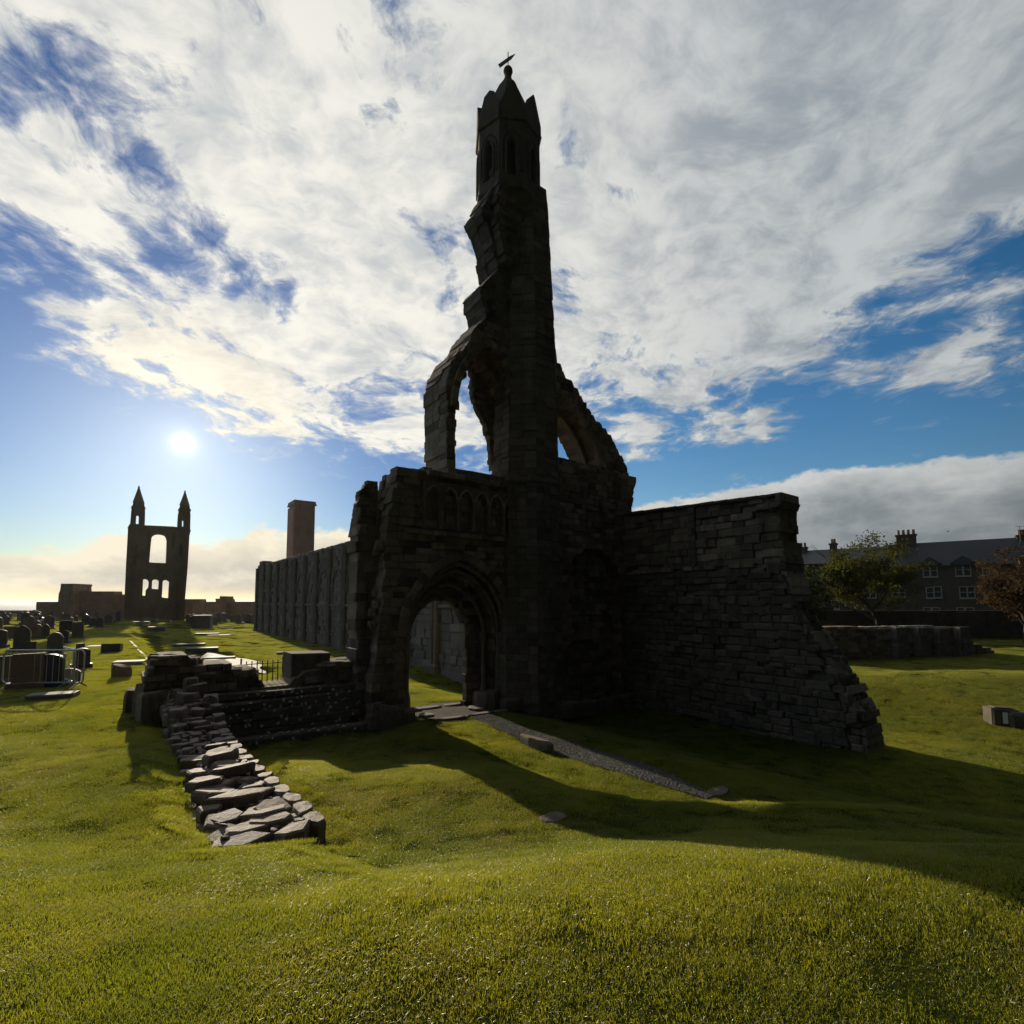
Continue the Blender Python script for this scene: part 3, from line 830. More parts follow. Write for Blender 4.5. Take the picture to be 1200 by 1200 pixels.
    ho = [(3.3, 8.12), (5.9, 8.12), (5.78, 8.5), (5.52, 9.0), (5.1, 9.5), (4.6, 9.9), (4.0, 10.2), (3.3, 10.3)]
    mb = MB(); masonry(mb, ro, [ho], .05, 1.5, .2, .42, 61, .04, .03)
    hw = mb.build('half_arch_wall', M['ruin'], T)
    mb = MB(); cur = [(3.85, 10.22), (4.3, 10.05), (4.75, 9.8), (5.15, 9.45), (5.5, 9.02), (5.75, 8.55), (5.87, 8.15)]
    ring(mb, cur, .20, -.05, .15, .02, rng, .01)
    ring(mb, [(u-.16, z-.12) for u, z in cur], .14, .5, .8, .02, rng, .01)
    mb.build('arch_moulding', M['ruin'], hw)
    # --- octagonal stair turret
    tu, tw = 2.58, .30
    def prism_ring(mb, cu, cw, rad, z0, z1, course, seed, n=8, rot=None, blen=.36):
        r_ = random.Random(seed); z = z0; rot = math.pi/n if rot is None else rot
        while z < z1:
            h = course*r_.uniform(.8, 1.25); zb, zt = z, min(z+h, z1)
            Rb, Rt = rad(zb), rad(zt)
            for k_ in range(n):
                a0 = rot+2*math.pi*k_/n; a1 = rot+2*math.pi*(k_+1)/n
                nb = max(1, round(Rb*2*math.sin(math.pi/n)/blen)); sh = r_.uniform(-.2, .2)/nb
                cuts = [0]+[min(.95, max(.05, (j/nb)+sh)) for j in range(1, nb)]+[1]
                for j in range(len(cuts)-1):
                    jt = r_.uniform(-.022, .022)-(r_.uniform(0, .05) if r_.random() < .12 else 0)
                    vs = []
                    for (rr, zz, sc) in ((Rb, zb, 1), (Rt, zt, 1)):
                        for tt in (cuts[j], cuts[j+1]):
                            x = math.cos(a0)*(1-tt)+math.cos(a1)*tt; y = math.sin(a0)*(1-tt)+math.sin(a1)*tt
                            L_ = math.hypot(x, y)
                            vs.append((x, y, rr, zz, L_))
                    c = .014
                    zc = (zb+zt)/2; tc = (cuts[j]+cuts[j+1])/2
                    xm = math.cos(a0)*(1-tc)+math.cos(a1)*tc; ym = math.sin(a0)*(1-tc)+math.sin(a1)*tc
                    pts = []
                    for lev in (0, 1, 2):
                        for (x, y, rr, zz, L_) in (vs[0], vs[1], vs[3], vs[2]):
                            if lev == 0: f = (rr+jt); x2, y2, z2 = x*.95+xm*.05, y*.95+ym*.05, zz+(.014 if zz < zc else -.014)
                            elif lev == 1: f = rr+jt-.02; x2, y2, z2 = x, y, zz
                            else: f = rr*.6; x2, y2, z2 = x, y, zz
                            pts.append((cu+x2*f, cw+y2*f, z2))
                    fs = [(0, 1, 2, 3)]
                    for i in range(4):
                        m_ = (i+1) % 4; fs += [(i, i+4, m_+4, m_), (i+4, i+8, m_+8, m_+4)]
                    fs.append((11, 10, 9, 8))
                    mb.add(pts, fs)
            z = zt
    def rad(z):
        if z < 7: return 1.18+.02*(7-z)
        if z < 11.5: return 1.18-.02*(z-7)
        return 1.09-.048*(z-11.5)
    mb = MB(); prism_ring(mb, tu, tw, rad, -1.3, 17.3, .21, 71)
    mb.lathe([(.7, -1.3), (.7, 11), (.55, 17.2)], 8, (tu, tw, 0))
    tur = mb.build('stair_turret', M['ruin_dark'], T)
    ca, sa = math.cos(math.pi/8), math.sin(math.pi/8)
    for z in (6.9, 11.45):
        mb = MB(); mb.lathe([(rad(z)+.0, z-.08), (rad(z)+.05, z-.03), (rad(z)+.05, z+.05), (rad(z)-.02, z+.1)], 8, (0, 0, 0))
        mb.v = [(x*ca-y*sa+tu, x*sa+y*ca+tw, z_) for x, y, z_ in mb.v]
        mb.build('band_course', M['ruin_dark'], tur)
    # --- lantern with lancets, gablets and spirelet
    lu, lw, Rl = 1.98, .55, 1.14
    zb, zc, zp = 16.75, 19.15, 20.45
    ap = Rl*math.cos(math.pi/8); hs = Rl*math.sin(math.pi/8)
    base_rot = TH*-1   # one face looks towards the lawn in front
    lan = MB(); gab = []; lanc = []
    for k_ in range(8):
        an = -math.pi/2+R(4)+TH*-1*0+R(-33)+k_*math.pi/4
        nx, ny = math.cos(an), math.sin(an); tx, ty = -ny, nx
        def xf(u, w, z, nx=nx, ny=ny, tx=tx, ty=ty): 
            rr = ap-w; f = (rr/ap)
            return (lu+nx*rr+tx*u*f, lw+ny*rr+ty*u*f, z)
        hole = doorhole(0, 17.15, 18.15, .13, .32, 6)
        lan.prism([(-hs, zb), (hs, zb), (hs, zc), (-hs, zc)], [hole], 0, .3, xf)
        g = MB()
        pk = zp+rng.uniform(-.12, .12)
        broken = k_ in (3, 7)
        prof = [(-hs*1.02, zc), (hs*1.02, zc), (hs*1.0, zc+.42), (.10, pk), (.02, pk+.10), (-.08, pk-.02), (-hs*1.0, zc+.42)]
        if broken: prof = [(-hs*1.02, zc), (hs*1.02, zc), (hs*.95, zc+.6), (hs*.55, zc+1.0), (.05, zc+1.15), (-hs*.4, zc+1.05), (-hs*.75, zc+.6), (-hs, zc+.5)]
        g.prism(prof, [], -.045, .22, xf)
        gab.append(g)
        l = MB()
        def xr(p, xf=xf): return xf(*p)
        pts = [(-.2, 17.15)]+arch(0, 18.15, .2, .4, 6)+[(.2, 17.15)]
        l.tube([xf(u, -.02, z) for u, z in pts], .04, 6)
        pts = [(-.34, 17.3)]+arch(0, 18.2, .34, .55, 6)+[(.34, 17.3)]
        l.tube([xf(u, -.0, z) for u, z in pts], .035, 6)
        lanc.append(l)
    # floor and dark core inside
    lan.lathe([(Rl*.86, zb-.02), (Rl*.86, zb+.1)], 8, (lu, lw, 0))
    lan.lathe([(Rl*.55, zb), (Rl*.55, zc)], 8, (lu, lw, 0))
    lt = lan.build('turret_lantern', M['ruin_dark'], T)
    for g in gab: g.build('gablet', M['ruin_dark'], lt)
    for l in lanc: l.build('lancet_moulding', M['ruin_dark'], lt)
    an = R(4-33)+math.pi/8
    for z_, r_ in ((zb-.02, 1.17), (zc-.02, 1.2)):
        mb = MB(); mb.lathe([(Rl*.9, z_-.1), (r_, z_-.02), (r_+.02, z_+.06), (Rl*.9, z_+.12)], 8, (0, 0, 0))
        mb.v = [(x*math.cos(an)-y*math.sin(an)+lu, x*math.sin(an)+y*math.cos(an)+lw, z) for x, y, z in mb.v]
        mb.build('lantern_cornice', M['ruin_dark'], lt)
    # corbelled underside carrying the lantern over the broken wall
    mb = MB(); mb.lathe([(.80, 16.2), (.95, 16.45), (1.10, 16.75)], 8, (lu, lw, 0)); mb.build('corbel', M['ruin_dark'], lt)
    mb = MB(); mb.lathe([(1.0, 19.0), (.97, 19.5), (.80, 20.15), (.60, 20.75), (.38, 21.25), (.20, 21.55), (.13, 21.72), (.12, 21.85)], 8, (lu, lw, 0))
    spi = mb.build('spirelet', M['ruin_dark'], T)
    mb = MB(); mb.lathe([(.13, 21.75), (.10, 21.82)]+[(.17*math.sin(a_), 22.0-.17*math.cos(a_)) for a_ in [.62+i*.26 for i in range(10)]], 12, (lu, lw, 0))
    mb.build('ball_finial', M['ruin_dark'], spi, smooth=True)
    mb = MB(); mb.tube([(lu, lw, 22.1), (lu, lw, 22.75)], .017, 6)
    pole = mb.build('vane_pole', M['lead'], T)
    mb = MB()   # arrow plate of the vane, swung along the wind
    d = (bU*-.2).normalized()
    A = [(-.30, 22.14), (.12, 22.48), (.26, 22.68), (.06, 22.58), (-.36, 22.26)]
    mb.prism(A, [], -.012, .012, lambda u, w, z: (lu+u*math.cos(TH)+w*math.sin(TH), lw-u*math.sin(TH)+w*math.cos(TH), z))
    mb.build('vane', M['lead'], pole)
    return T
west_front()

# ------------------------------------------------------------------ porch wall on the right
def porch_wall():
    u0, th = 7.1, 1.15
    back = lambda px, py: QP(px, py, u0+th)
    base = L2W(u0, -4, 0)
    T = thing('ruined_wall', 'high dark ruined porch wall with sloping broken end, right of the turreted front', 'wall', (base.x*.92, base.y*.92, .24), TH)
    T.scale = (.92, .92, .92)
    front = [QP(735, 604, u0), QP(805, 594, u0), QP(807, 591.5, u0), QP(850, 586.5, u0), QP(872, 583, u0), QP(885, 584, u0)]
    end = [back(940, 586), back(934, 602), back(936, 630), back(938, 655), back(946, 690), back(955, 712), back(973, 747), back(990, 773), back(1003, 790), back(1013, 807), back(1026, 830), back(1033, 858)]
    poly = [(.3, -1.1), (.3, 6.4)]+front+end+[(-8.1, -1.1)]
    # w decreases towards the lawn: mirror so that the builder's u runs along the wall
    P2 = [(-w, z) for w, z in poly]
    xf = lambda u, w, z: (u0+w, -u, z)
    rng = random.Random(5)
    mb = MB()
    masonry(mb, P2, [], 0.0, th, .22, .42, 81, .10, .04, zmin=-1.1, xf=xf, erode=.12)
    # pilaster strip, string course and the two thicker lower stages
    low = [(-.2, -1.2), (7.7, -1.2), (7.45, .1), (7.05, 1.1), (6.6, 2.1), (6.2, 3.2), (5.95, 4.05), (-.2, 4.05)]
    w_ = mb.build('wall', M['ruin'], T, (u0, -4, 0)); mb = MB()
    masonry(mb, low, [], -.15, .02, .23, .42, 82, .10, .035, xf=xf, erode=.14, ch=.03)
    for _ in range(90):
        a_ = rng.uniform(.2, 7.2); z_ = rng.uniform(-.9, 3.9)
        if z_ < 4.05-(a_-5.9)*2.6: mb.stone((u0-.12, -a_, z_), .22, rng.uniform(.25, .55), rng.uniform(.12, .22), rng, 0, .1)
    mb.build('lower_stage', M['ruin_dark'], T, (u0, -4, 0))  # darker stone puts the shade low on the wall into the colour
    mb = MB()
    for i in range(13):
        a_ = -.2+i*.42
        if rng.random() < .15: continue
        mb.hexa([(a_, 4.05), (a_+.4, 4.05), (a_+.4, 4.2), (a_, 4.2)], -.2+rng.uniform(-.03, .03), .05, .02, xf, .01, rng)
    mb.build('string_course', M['ruin'], T, (u0, -4, 0))
    mb = MB()
    q = QP(812, 640, u0)
    masonry(mb, [(-q[0]-.13, 4.1), (-q[0]+.13, 4.1), (-q[0]+.13, 6.2), (-q[0]-.13, 6.2)], [], -.1, .03, .22, .26, 83, .01, .01, xf=xf)
    mb.build('pilaster', M['ruin_dark'], T, (u0, -4, 0))
    mb = MB()   # weathered overhanging coping stones
    for i in range(12):
        a_ = .1+i*.48; z = 6.34-.02*i
        mb.hexa([(a_, z), (a_+.47, z-.01), (a_+.47, z+.10), (a_, z+.11)], -.10+rng.uniform(-.05, .03), th+.05, .03, xf, .02, rng)
    mb.build('coping', M['ruin_dark'], T, (u0, -4, 0))
    mb = MB()   # rubble core showing on the raked end
    for _ in range(150):
        t_ = rng.random(); i = rng.randrange(5, 11); 
        w, z = end[i]; w2, z2 = end[i-1]
        ww = w+(w2-w)*t_; zz = z+(z2-z)*t_
        mb.stone((u0+rng.uniform(.0, th), ww+.10+rng.uniform(-.05, .15), zz-rng.uniform(-.02, .25)), rng.uniform(.25, .5), rng.uniform(.25, .5), rng.uniform(.15, .28), rng, rng.random()*3, .3)
    for _ in range(50):
        z = rng.uniform(2.5, 6.0); w, _z = -5.55-.1*(6-z)+rng.uniform(-.1, .1), 0
        mb.stone((u0+rng.uniform(.1, th-.05), w-.15, z), rng.uniform(.25, .45), rng.uniform(.25, .45), rng.uniform(.15, .25), rng, rng.random()*3, .3)
    mb.build('rubble_core', M['ruin_dark'], T, (u0, -4, 0))
porch_wall()

# ------------------------------------------------------------------ low walls in front on the left
def low_wall():
    b0 = (-5.5, 0, 0)
    T = thing('ruined_wall', 'low broken wall with lichen spotted plinth, left of the pointed doorway', 'wall', L2W(*b0), TH)
    poly = [(-7.8, .0), (-7.85, 1.0), (-7.8, 1.5), (-7.55, 1.9), (-7.3, 1.88), (-6.95, 1.80), (-6.85, 1.64), (-6.6, 1.66), (-6.4, 1.62), (-5.85, 1.47), (-5.62, 1.40), (-5.58, 1.08), (-4.95, 1.06), (-4.9, 1.2), (-4.3, 1.45), (-3.6, 1.47), (-2.9, 1.45), (-2.9, 0)]
    rng = random.Random(9)
    mb = MB(); masonry(mb, poly, [], -.2, .85, .13, .30, 91, .05, .06, erode=.14)
    for _ in range(70):
        u = rng.uniform(-7.55, -5.7); zt = 1.85 if u < -6.9 else 1.58
        mb.stone((u, rng.uniform(-.2, .8), zt-.03-.14*(u+7.9)/2.2+rng.uniform(-.1, .04)), rng.uniform(.22, .5), rng.uniform(.2, .4), rng.uniform(.08, .16), rng, rng.uniform(-.4, .4), .15)
    for _ in range(30):
        mb.stone((rng.uniform(-4.2, -2.9), rng.uniform(-.3, .7), 1.46+rng.uniform(-.08, .03)), rng.uniform(.3, .6), rng.uniform(.25, .5), rng.uniform(.07, .12), rng, rng.uniform(-.4, .4), .08)
    mb.build('wall', M['ruin'], T, b0)
    mb = MB()   # block standing on the wall
    mb.hexa([(-4.92, 1.15), (-4.02, 1.15), (-3.99, 1.74), (-4.93, 1.77)], -.05, .75, .03)
    mb.build('block', M['ruin_dark'], T, b0)
    mb = MB()
    masonry(mb, [(-6.95, -.3), (-3.0, -.3), (-2.9, .7), (-3.3, .88), (-6.9, .92)], [], -.62, -.2, .20, .5, 93, .03, .02, erode=.06, ch=.025)
    mb.build('plinth', M['plinth'], T, b0)
    mb = MB()
    mb.prism([(-6.95, .90), (-3.2, .86), (-3.2, .98), (-6.95, 1.02)], [], -.5, -.15)
    mb.build('ledge', M['plinth'], T, b0)
    mb = MB()   # weathered blocks of the end
    for (u, w, z, sx, sy, sz) in ((-7.6, -.25, .75, .7, .6, .9), (-7.6, .3, .7, .7, .8, 1.1), (-7.2, -.55, .75, .5, .5, .9), (-7.85, .9, .7, .6, .7, .8), (-6.95, -.75, .55, .4, .5, .7), (-7.0, -.45, 1.25, .3, .3, .35)):
        mb.stone((u, w, z), sx, sy, sz, rng, rng.uniform(-.2, .2), .06, 8)
    mb.build('end_block', M['ruin'], T, b0)
    mb = MB()
    for i in range(14):
        u = -6.1+i*.26
        mb.stone((u, -.85-.03*i/3, .04), .5, .42, .16, rng, 0, .03)
    mb.build('kerb', M['plinth'], T, b0)
    # footing wall running forward
    b1 = (-7.0, -4, .5)
    S_ = thing('ruined_wall', 'low stub of rubble footing running across the lawn, sunlit flat stones on top', 'wall', L2W(*b1), TH)
    mb = MB()
    n = 24; L0, L1 = -.5, -7.72
    UL = -7.47
    URf = lambda w: -6.62+.17*sm(w, -3.5, -7.6)
    UR = -6.60
    def topz(w): return 1.07-.34*sm(w, -.9, -2.6)+.04*sm(w, -5.5, -7.6)
    vs = []; fs = []
    for i in range(n+1):
        w = L0+(L1+.12-L0)*i/n; jl, jr = rng.uniform(-.04, .04), rng.uniform(-.03, .03)
        zt = topz(w)-.13
        for u, z in ((UL+.02+jl, -.1), (UL+.1+jl, zt-.05), (UR-.02+jr, zt-.04), (UR+.02+jr, -.2)): vs.append((u, w, z))
    for i in range(n):
        for k_ in range(3):
            a_ = i*4+k_; fs.append((a_, a_+1, a_+5, a_+4))
    fs += [(0, 1, 2, 3), (n*4+3, n*4+2, n*4+1, n*4)]
    mb.add(vs, fs); mb.build('core', M['mortar'], S_, b1)
    mb = MB()
    w = L0
    while w > L1+.1:
        UR = URf(w)
        near_ = w < -4.6
        dw = rng.uniform(.20, .40) if near_ else rng.uniform(.13, .26)
        u = UL+rng.uniform(-.02, .05)
        while u < UR-.16:
            du = rng.uniform(.24, .62) if near_ else rng.uniform(.16, .40)
            du = min(du, UR-.10-u)
            if du > .08 and rng.random() < .92:
                mb.stone((u+du/2, w-dw/2+rng.uniform(-.07, .07), topz(w)-.07+rng.uniform(-.06, .05)), du*1.03, dw*1.1, rng.uniform(.09, .15), rng, rng.uniform(-.35, .35), .13, rng.choice((5, 5, 6, 7)))
            u += du
        w -= dw
    for (u, w, z, sx, sy, sz, r_) in ((-6.98, -6.35, .74, .92, .30, .13, .25), (-6.85, -6.95, .72, .60, .42, .12, .3), (-7.05, -7.25, .70, .55, .30, .12, .2), (-7.28, -5.6, .76, .45, .34, .12, .1), (-6.95, -5.35, .79, .60, .24, .12, .15), (-7.22, -6.85, .71, .40, .36, .12, -.2), (-7.0, -4.6, .80, .5, .32, .14, .1)):
        mb.stone((u, w, z-.01), sx, sy, sz, rng, r_, .09, 6)
    for _ in range(260):
        w = L0+(L1+.25-L0)*rng.random(); mb.stone((rng.uniform(UL+.08, URf(w)-.05), w, topz(w)-.08+rng.uniform(-.03, .05)), rng.uniform(.06, .17), rng.uniform(.05, .12), rng.uniform(.05, .09), rng, rng.random()*3, .35, 5)
    mb.build('stones', M['rubble'], S_, b1)
    mb = MB(); w = L0
    while w > L1+.15:
        UR = URf(w)
        dw = rng.uniform(.22, .42)
        mb.stone((UR-.05, w-dw/2, topz(w)-.10), .22, dw*1.04, .20, rng, 0, .05, 8)
        mb.stone((UR-.03, w-dw/2+.1, topz(w)-.30), .24, dw*1.04, .24, rng, 0, .05, 8)
        mb.stone((UL+.04, w-dw/2, topz(w)-.22+rng.uniform(-.06, .03)), .22, dw*1.02, .20, rng, 0, .08, 7)
        w -= dw
    for (u, w, z, sx, sy, sz) in ((URf(-7.7)-.08, L1+.22, .60, .30, .30, .16), (-7.1, -1.0, 1.0, .5, .42, .42), (-6.72, -1.2, .85, .30, .3, .6), (-7.3, -1.7, .85, .36, .4, .36), (-7.0, -1.55, .8, .4, .34, .3), (-6.9, -.6, 1.0, .45, .45, .6)):
        mb.stone((u, w, z), sx, sy, sz, rng, rng.uniform(-.2, .2), .08, 7)
    mb.build('facing', M['rubble'], S_, b1)
    # iron bars closing the gap in the wall
    g = thing('railing', 'short black iron railing seen through the gap in the low wall', 'railing', L2W(-5.3, 1.5, .3), TH)
    mb = MB()
    for z in (.82, 1.42):
        mb = MB(); mb.box(-5.75, 1.49, z-.012, -4.75, 1.51, z+.012); mb.build('rail', M['iron'], g, (-5.3, 1.5, .3))
    for i in range(9):
        mb = MB(); u = -5.75+i*.125
        mb.tube([(u, 1.5, .25), (u, 1.5, 1.58 if i % 8 == 0 else 1.5)], .014 if i % 8 else .022, 6)
        mb.build('post' if i % 8 == 0 else 'bar', M['iron'], g, (-5.3, 1.5, .3))
low_wall()

# ------------------------------------------------------------------ doorstep, loose stones, sign
def loose(name, label, cat, px, py, sx, sy, sz, mat, seed, rot=0.0, tilt=.05, group=None, lift=.4):
    p = gt(px, py); rng = random.Random(seed)
    mb = MB(); mb.stone((0, 0, sz*(lift-.0)), sx, sy, sz, rng, 0, tilt, 9)
    o = mb.build(name, mat); o.location = p; o.rotation_euler = (0, 0, TH+rot)
    return tag(o, label, cat, group)
def doorstep():
    T = thing('doorstep', 'worn flagstones on the threshold of the pointed doorway', 'doorstep', L2W(-.4, -.6, 0), TH)
    rng = random.Random(4)
    for (u, w, sx, sy, z) in ((-1.35, -1.55, .9, .26, .03), (-.45, -1.5, .85, .24, .02), (.25, -1.45, .5, .3, .02), (-1.9, -1.2, .45, .5, .12), (-2.0, -.75, .4, .4, .22), (-.2, -.9, .45, .6, .05), (-1.2, -.05, .8, .3, .03), (-.4, .0, .7, .28, .03)):
        p = L2W(u, w); mb = MB(); mb.stone((u, w, terr(p.x, p.y)+z-.01), sx, sy, .07, rng, rng.uniform(-.1, .1), .03, 6)
        mb.build('flagstone', M['rubble'], T, (-.4, -.6, 0))
doorstep()
loose('kerbstone', 'wedge shaped stone lying beside the gravel path', 'stone', 627, 875, .26, .95, .2, M['ruin'], 3, .12, .10)
loose('flat_stone', 'flat stone sunk in the shadowed lawn before the path', 'stone', 648, 960, .36, .26, .05, M['ruin_dark'], 5, lift=.1)
loose('flat_stone', 'pale flat stone at the near end of the gravel path', 'stone', 842, 929, .5, .26, .06, M['rubble'], 6, lift=.15)
loose('rubble_stone', 'jagged dark stone lying by the thin pale line on the lawn', 'stone', 142, 793, .55, .45, .4, M['ruin'], 8, .4, .2)
def sign():
    p = gt(633, 830)
    T = thing('plaque', 'small grey information plaque on a stake, in shade right of the doorway', 'sign', p, TH+.3)
    mb = MB(); mb.add([(-.2, -.1, .10), (.2, -.1, .10), (.2, .14, .26), (-.2, .14, .26), (-.2, -.09, .08), (.2, -.09, .08), (.2, .15, .24), (-.2, .15, .24)], [(0,1,2,3), (7,6,5,4), (0,4,5,1), (1,5,6,2), (2,6,7,3), (3,7,4,0)])
    mb.build('panel', M['plaque'], T)
    mb = MB(); mb.tube([(0, .02, -.1), (0, .02, .15)], .02, 6); mb.build('stake', M['iron'], T)
sign()

# ------------------------------------------------------------------ nave wall, east gable, tower, precinct walls
def nave_wall():
    P1 = gr(299, 737, .2); P3 = gr(560, 790, .2)
    d = (P3-P1); d.z = 0; L = d.length; d.normalize()
    rz = math.atan2(d.y, d.x)
    T = thing('nave_wall', 'long grey ruined nave wall with thin shafts, running back behind the doorway', 'wall', (P1.x, P1.y, 0), rz)
    nrm = Vector((d.y, -d.x, 0))
    base = Vector((P1.x, P1.y, 0))
    def NP(px, py):
        p = hit(px, py, base, nrm); return ((p-base).dot(d), p.z)
    pts = [NP(x, y) for x, y in ((299, 700), (298.5, 668), (304, 660), (315, 658), (331, 655), (345, 652), (358, 649), (372, 644), (385, 640), (396, 637), (408, 634))]
    pts = [(0, -.3)]+pts[1:]+[(pts[-1][0]+6, 7.2), (pts[-1][0]+10, 7.0), (L, 6.8), (L, -.3)]
    pts[1] = (0, pts[1][1]*.93)
    mb = MB(); masonry(mb, pts, [], 0, .9, .34, .55, 101, .12, .05)
    mb.build('wall', M['nave'], T)
    zs = 2.75
    # bays
    u = .7; i = 0
    def top(u_):
        xs = [p for p in pts if p[1] > 1]
        for a_, b_ in zip(xs, xs[1:]):
            if a_[0] <= u_ <= b_[0]: return a_[1]+(b_[1]-a_[1])*(u_-a_[0])/(b_[0]-a_[0])
        return 6.5
    while u < L-1:
        mb = MB()
        for o_ in (-.17, .17):
            mb.lathe([(.2, -.2), (.2, .2), (.12, .3), (.12, top(u)-.35), (.16, top(u)-.25)], 8, (u+o_, -.12, 0))
        mb.box(u-.30, -.08, -.2, u+.30, .05, top(u)-.5)
        mb.build('pilaster', M['nave'], T)
        if i % 2 == 0 or True:
            mb = MB(); c = u+1.5
            ring(mb, arch(c, 3.6, 1.1, 1.6, 8), .14, -.09, .05)
            mb.build('blind_arch', M['nave'], T)
        u += 3.0; i += 1
    mb = MB()
    for k_ in range(int(L/1.0)): mb.hexa([(k_*1.0, zs), (k_+.97, zs), (k_+.97, zs+.16), (k_*1.0, zs+.16)], -.13, .05, .03)
    mb.build('string_course', M['nave'], T)
nave_wall()

def east_gable():
    Y = 86; c = Vector(((184-600)/600*Y, Y, 0)); rz = math.atan2(.604, .797)
    T = thing('east_gable', 'distant ruined gable with two spires and empty windows under the sun', 'church ruin', c, rz)
    nrm = aW
    def G(p): q = hit(p[0], p[1], c, nrm); return ((q-c).dot(bU), q.z)
    out = [(145, 731), (146, 698), (147.5, 665), (150, 619), (149.7, 617.2), (152.5, 615.5), (170.5, 615.5), (187, 616.2), (204, 617), (224, 620.8), (222.3, 623), (220, 665), (217, 701), (216, 731)]
    H = [[(175, 659), (176.5, 640), (177.7, 630), (179.5, 627), (182.5, 625.4), (186, 625), (190, 625.4), (194, 627), (196, 632), (195.6, 645), (195, 660)],
         [(165, 698), (166, 680.5), (168, 678.8), (170.5, 678.2), (173, 679), (174.7, 681.5), (174.2, 688), (171.2, 691.5), (170.6, 698)],
         [(178, 690), (178.3, 681), (180, 679.2), (182.5, 678.7), (185, 679.2), (186.7, 681), (186, 690.5)],
         [(189.7, 700), (190.7, 681.5), (192, 680), (194.5, 679.2), (197, 680), (199, 681.5), (197.8, 701)]]
    mb = MB()
    og = [G(p) for p in out]; hg = [[G(p) for p in h] for h in H]
    rec = [[G(p) for p in [(209.5, 652), (209.8, 640), (211.5, 637), (214.3, 640), (214, 652)]], [G(p) for p in [(209.5, 676), (209.8, 666), (211.5, 664), (213.3, 666), (213, 676)]],
           [G(p) for p in [(158, 651), (158, 640), (160, 637), (162, 640), (161.8, 651)]]]
    mb.prism(og, hg+rec, 0, .9); mb.prism(og, hg, .9, 2.2)
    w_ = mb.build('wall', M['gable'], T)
    mb = MB()
    z0 = G((184, 670))[1]; x0, x1 = G((149.5, 670))[0], G((219, 670))[0]
    for z, ex in ((z0, 0), (G((184, 703))[1], -.1)):
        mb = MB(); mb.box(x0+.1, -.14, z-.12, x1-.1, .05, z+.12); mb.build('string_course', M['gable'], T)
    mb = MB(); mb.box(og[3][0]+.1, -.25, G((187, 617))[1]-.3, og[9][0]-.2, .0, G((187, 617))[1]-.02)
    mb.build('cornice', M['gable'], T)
    # turrets: each an octagonal drum with a slit you see the sky through, and a spire
    for (pl, pr, pt, slit, tip, sh) in ((152.3, 169.8, 588, (159.2, 162.4, 614, 602.5), (163, 568), 616), (208, 223.2, 591, (213.2, 215.6, 617, 608.5), (217.5, 573.5), 621)):
        gl, gr_ = G((pl, sh))[0], G((pr, sh))[0]; cu = (gl+gr_)/2; rr = (gr_-gl)/2
        zb, zt = G((pl, sh))[1]-.6, G(((pl+pr)/2, pt))[1]; ztip = G(tip)[1]; cs = (G((slit[0], slit[2]))[0]+G((slit[1], slit[2]))[0])/2
        hw = .5*(G((slit[1], slit[2]))[0]-G((slit[0], slit[2]))[0]); za, zc_ = G((slit[0], slit[2]))[1], G((slit[0], slit[3]))[1]
        mb = MB()
        hole = [(cs-hw, za), (cs-hw, zc_-.15), (cs, zc_), (cs+hw, zc_-.15), (cs+hw, za)]
        face = [(gl, zb), (gr_, zb), (gr_-.05, (zb+zt)/2+.8), (gr_-.25, zt), (gl+.3, zt), (gl+.05, (zb+zt)/2+.8)]
        mb.prism(face, [hole], .4, 1.8)
        q = rr*.5
        mb.prism([(cu-q, zb), (cu+q, zb), (cu+q*.9, zt), (cu-q*.9, zt)], [hole], -.1, .4)
        mb.prism([(cu-rr*1.07, zb+.45), (cu+rr*1.07, zb+.45), (cu+rr*1.0, zb+.8), (cu-rr*1.0, zb+.8)], [], .0, 2.0)
        mb.prism([(cu-rr*.98, zt-1.0), (cu+rr*.98, zt-1.0), (cu+rr*.92, zt-.7), (cu-rr*.92, zt-.7)], [], .1, 1.9)
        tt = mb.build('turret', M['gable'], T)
        mb = MB(); tu_ = G(tip)[0]
        mb.lathe([(rr*.84, zt-.05), (rr*.80, zt+.1), (rr*.42, (zt+ztip)/2), (.12, ztip-.35), (.16, ztip-.28), (.05, ztip)], 8, (0, 0, 0))
        mb.v = [(cu+(tu_-cu)*max(0, (z-zt)/(ztip-zt))+x, 1.0+y, z) for x, y, z in mb.v]
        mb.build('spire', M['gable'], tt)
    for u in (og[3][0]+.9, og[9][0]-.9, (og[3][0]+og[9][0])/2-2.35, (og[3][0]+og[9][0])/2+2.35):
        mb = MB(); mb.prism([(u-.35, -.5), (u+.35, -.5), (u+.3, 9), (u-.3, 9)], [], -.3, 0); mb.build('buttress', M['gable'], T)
east_gable()

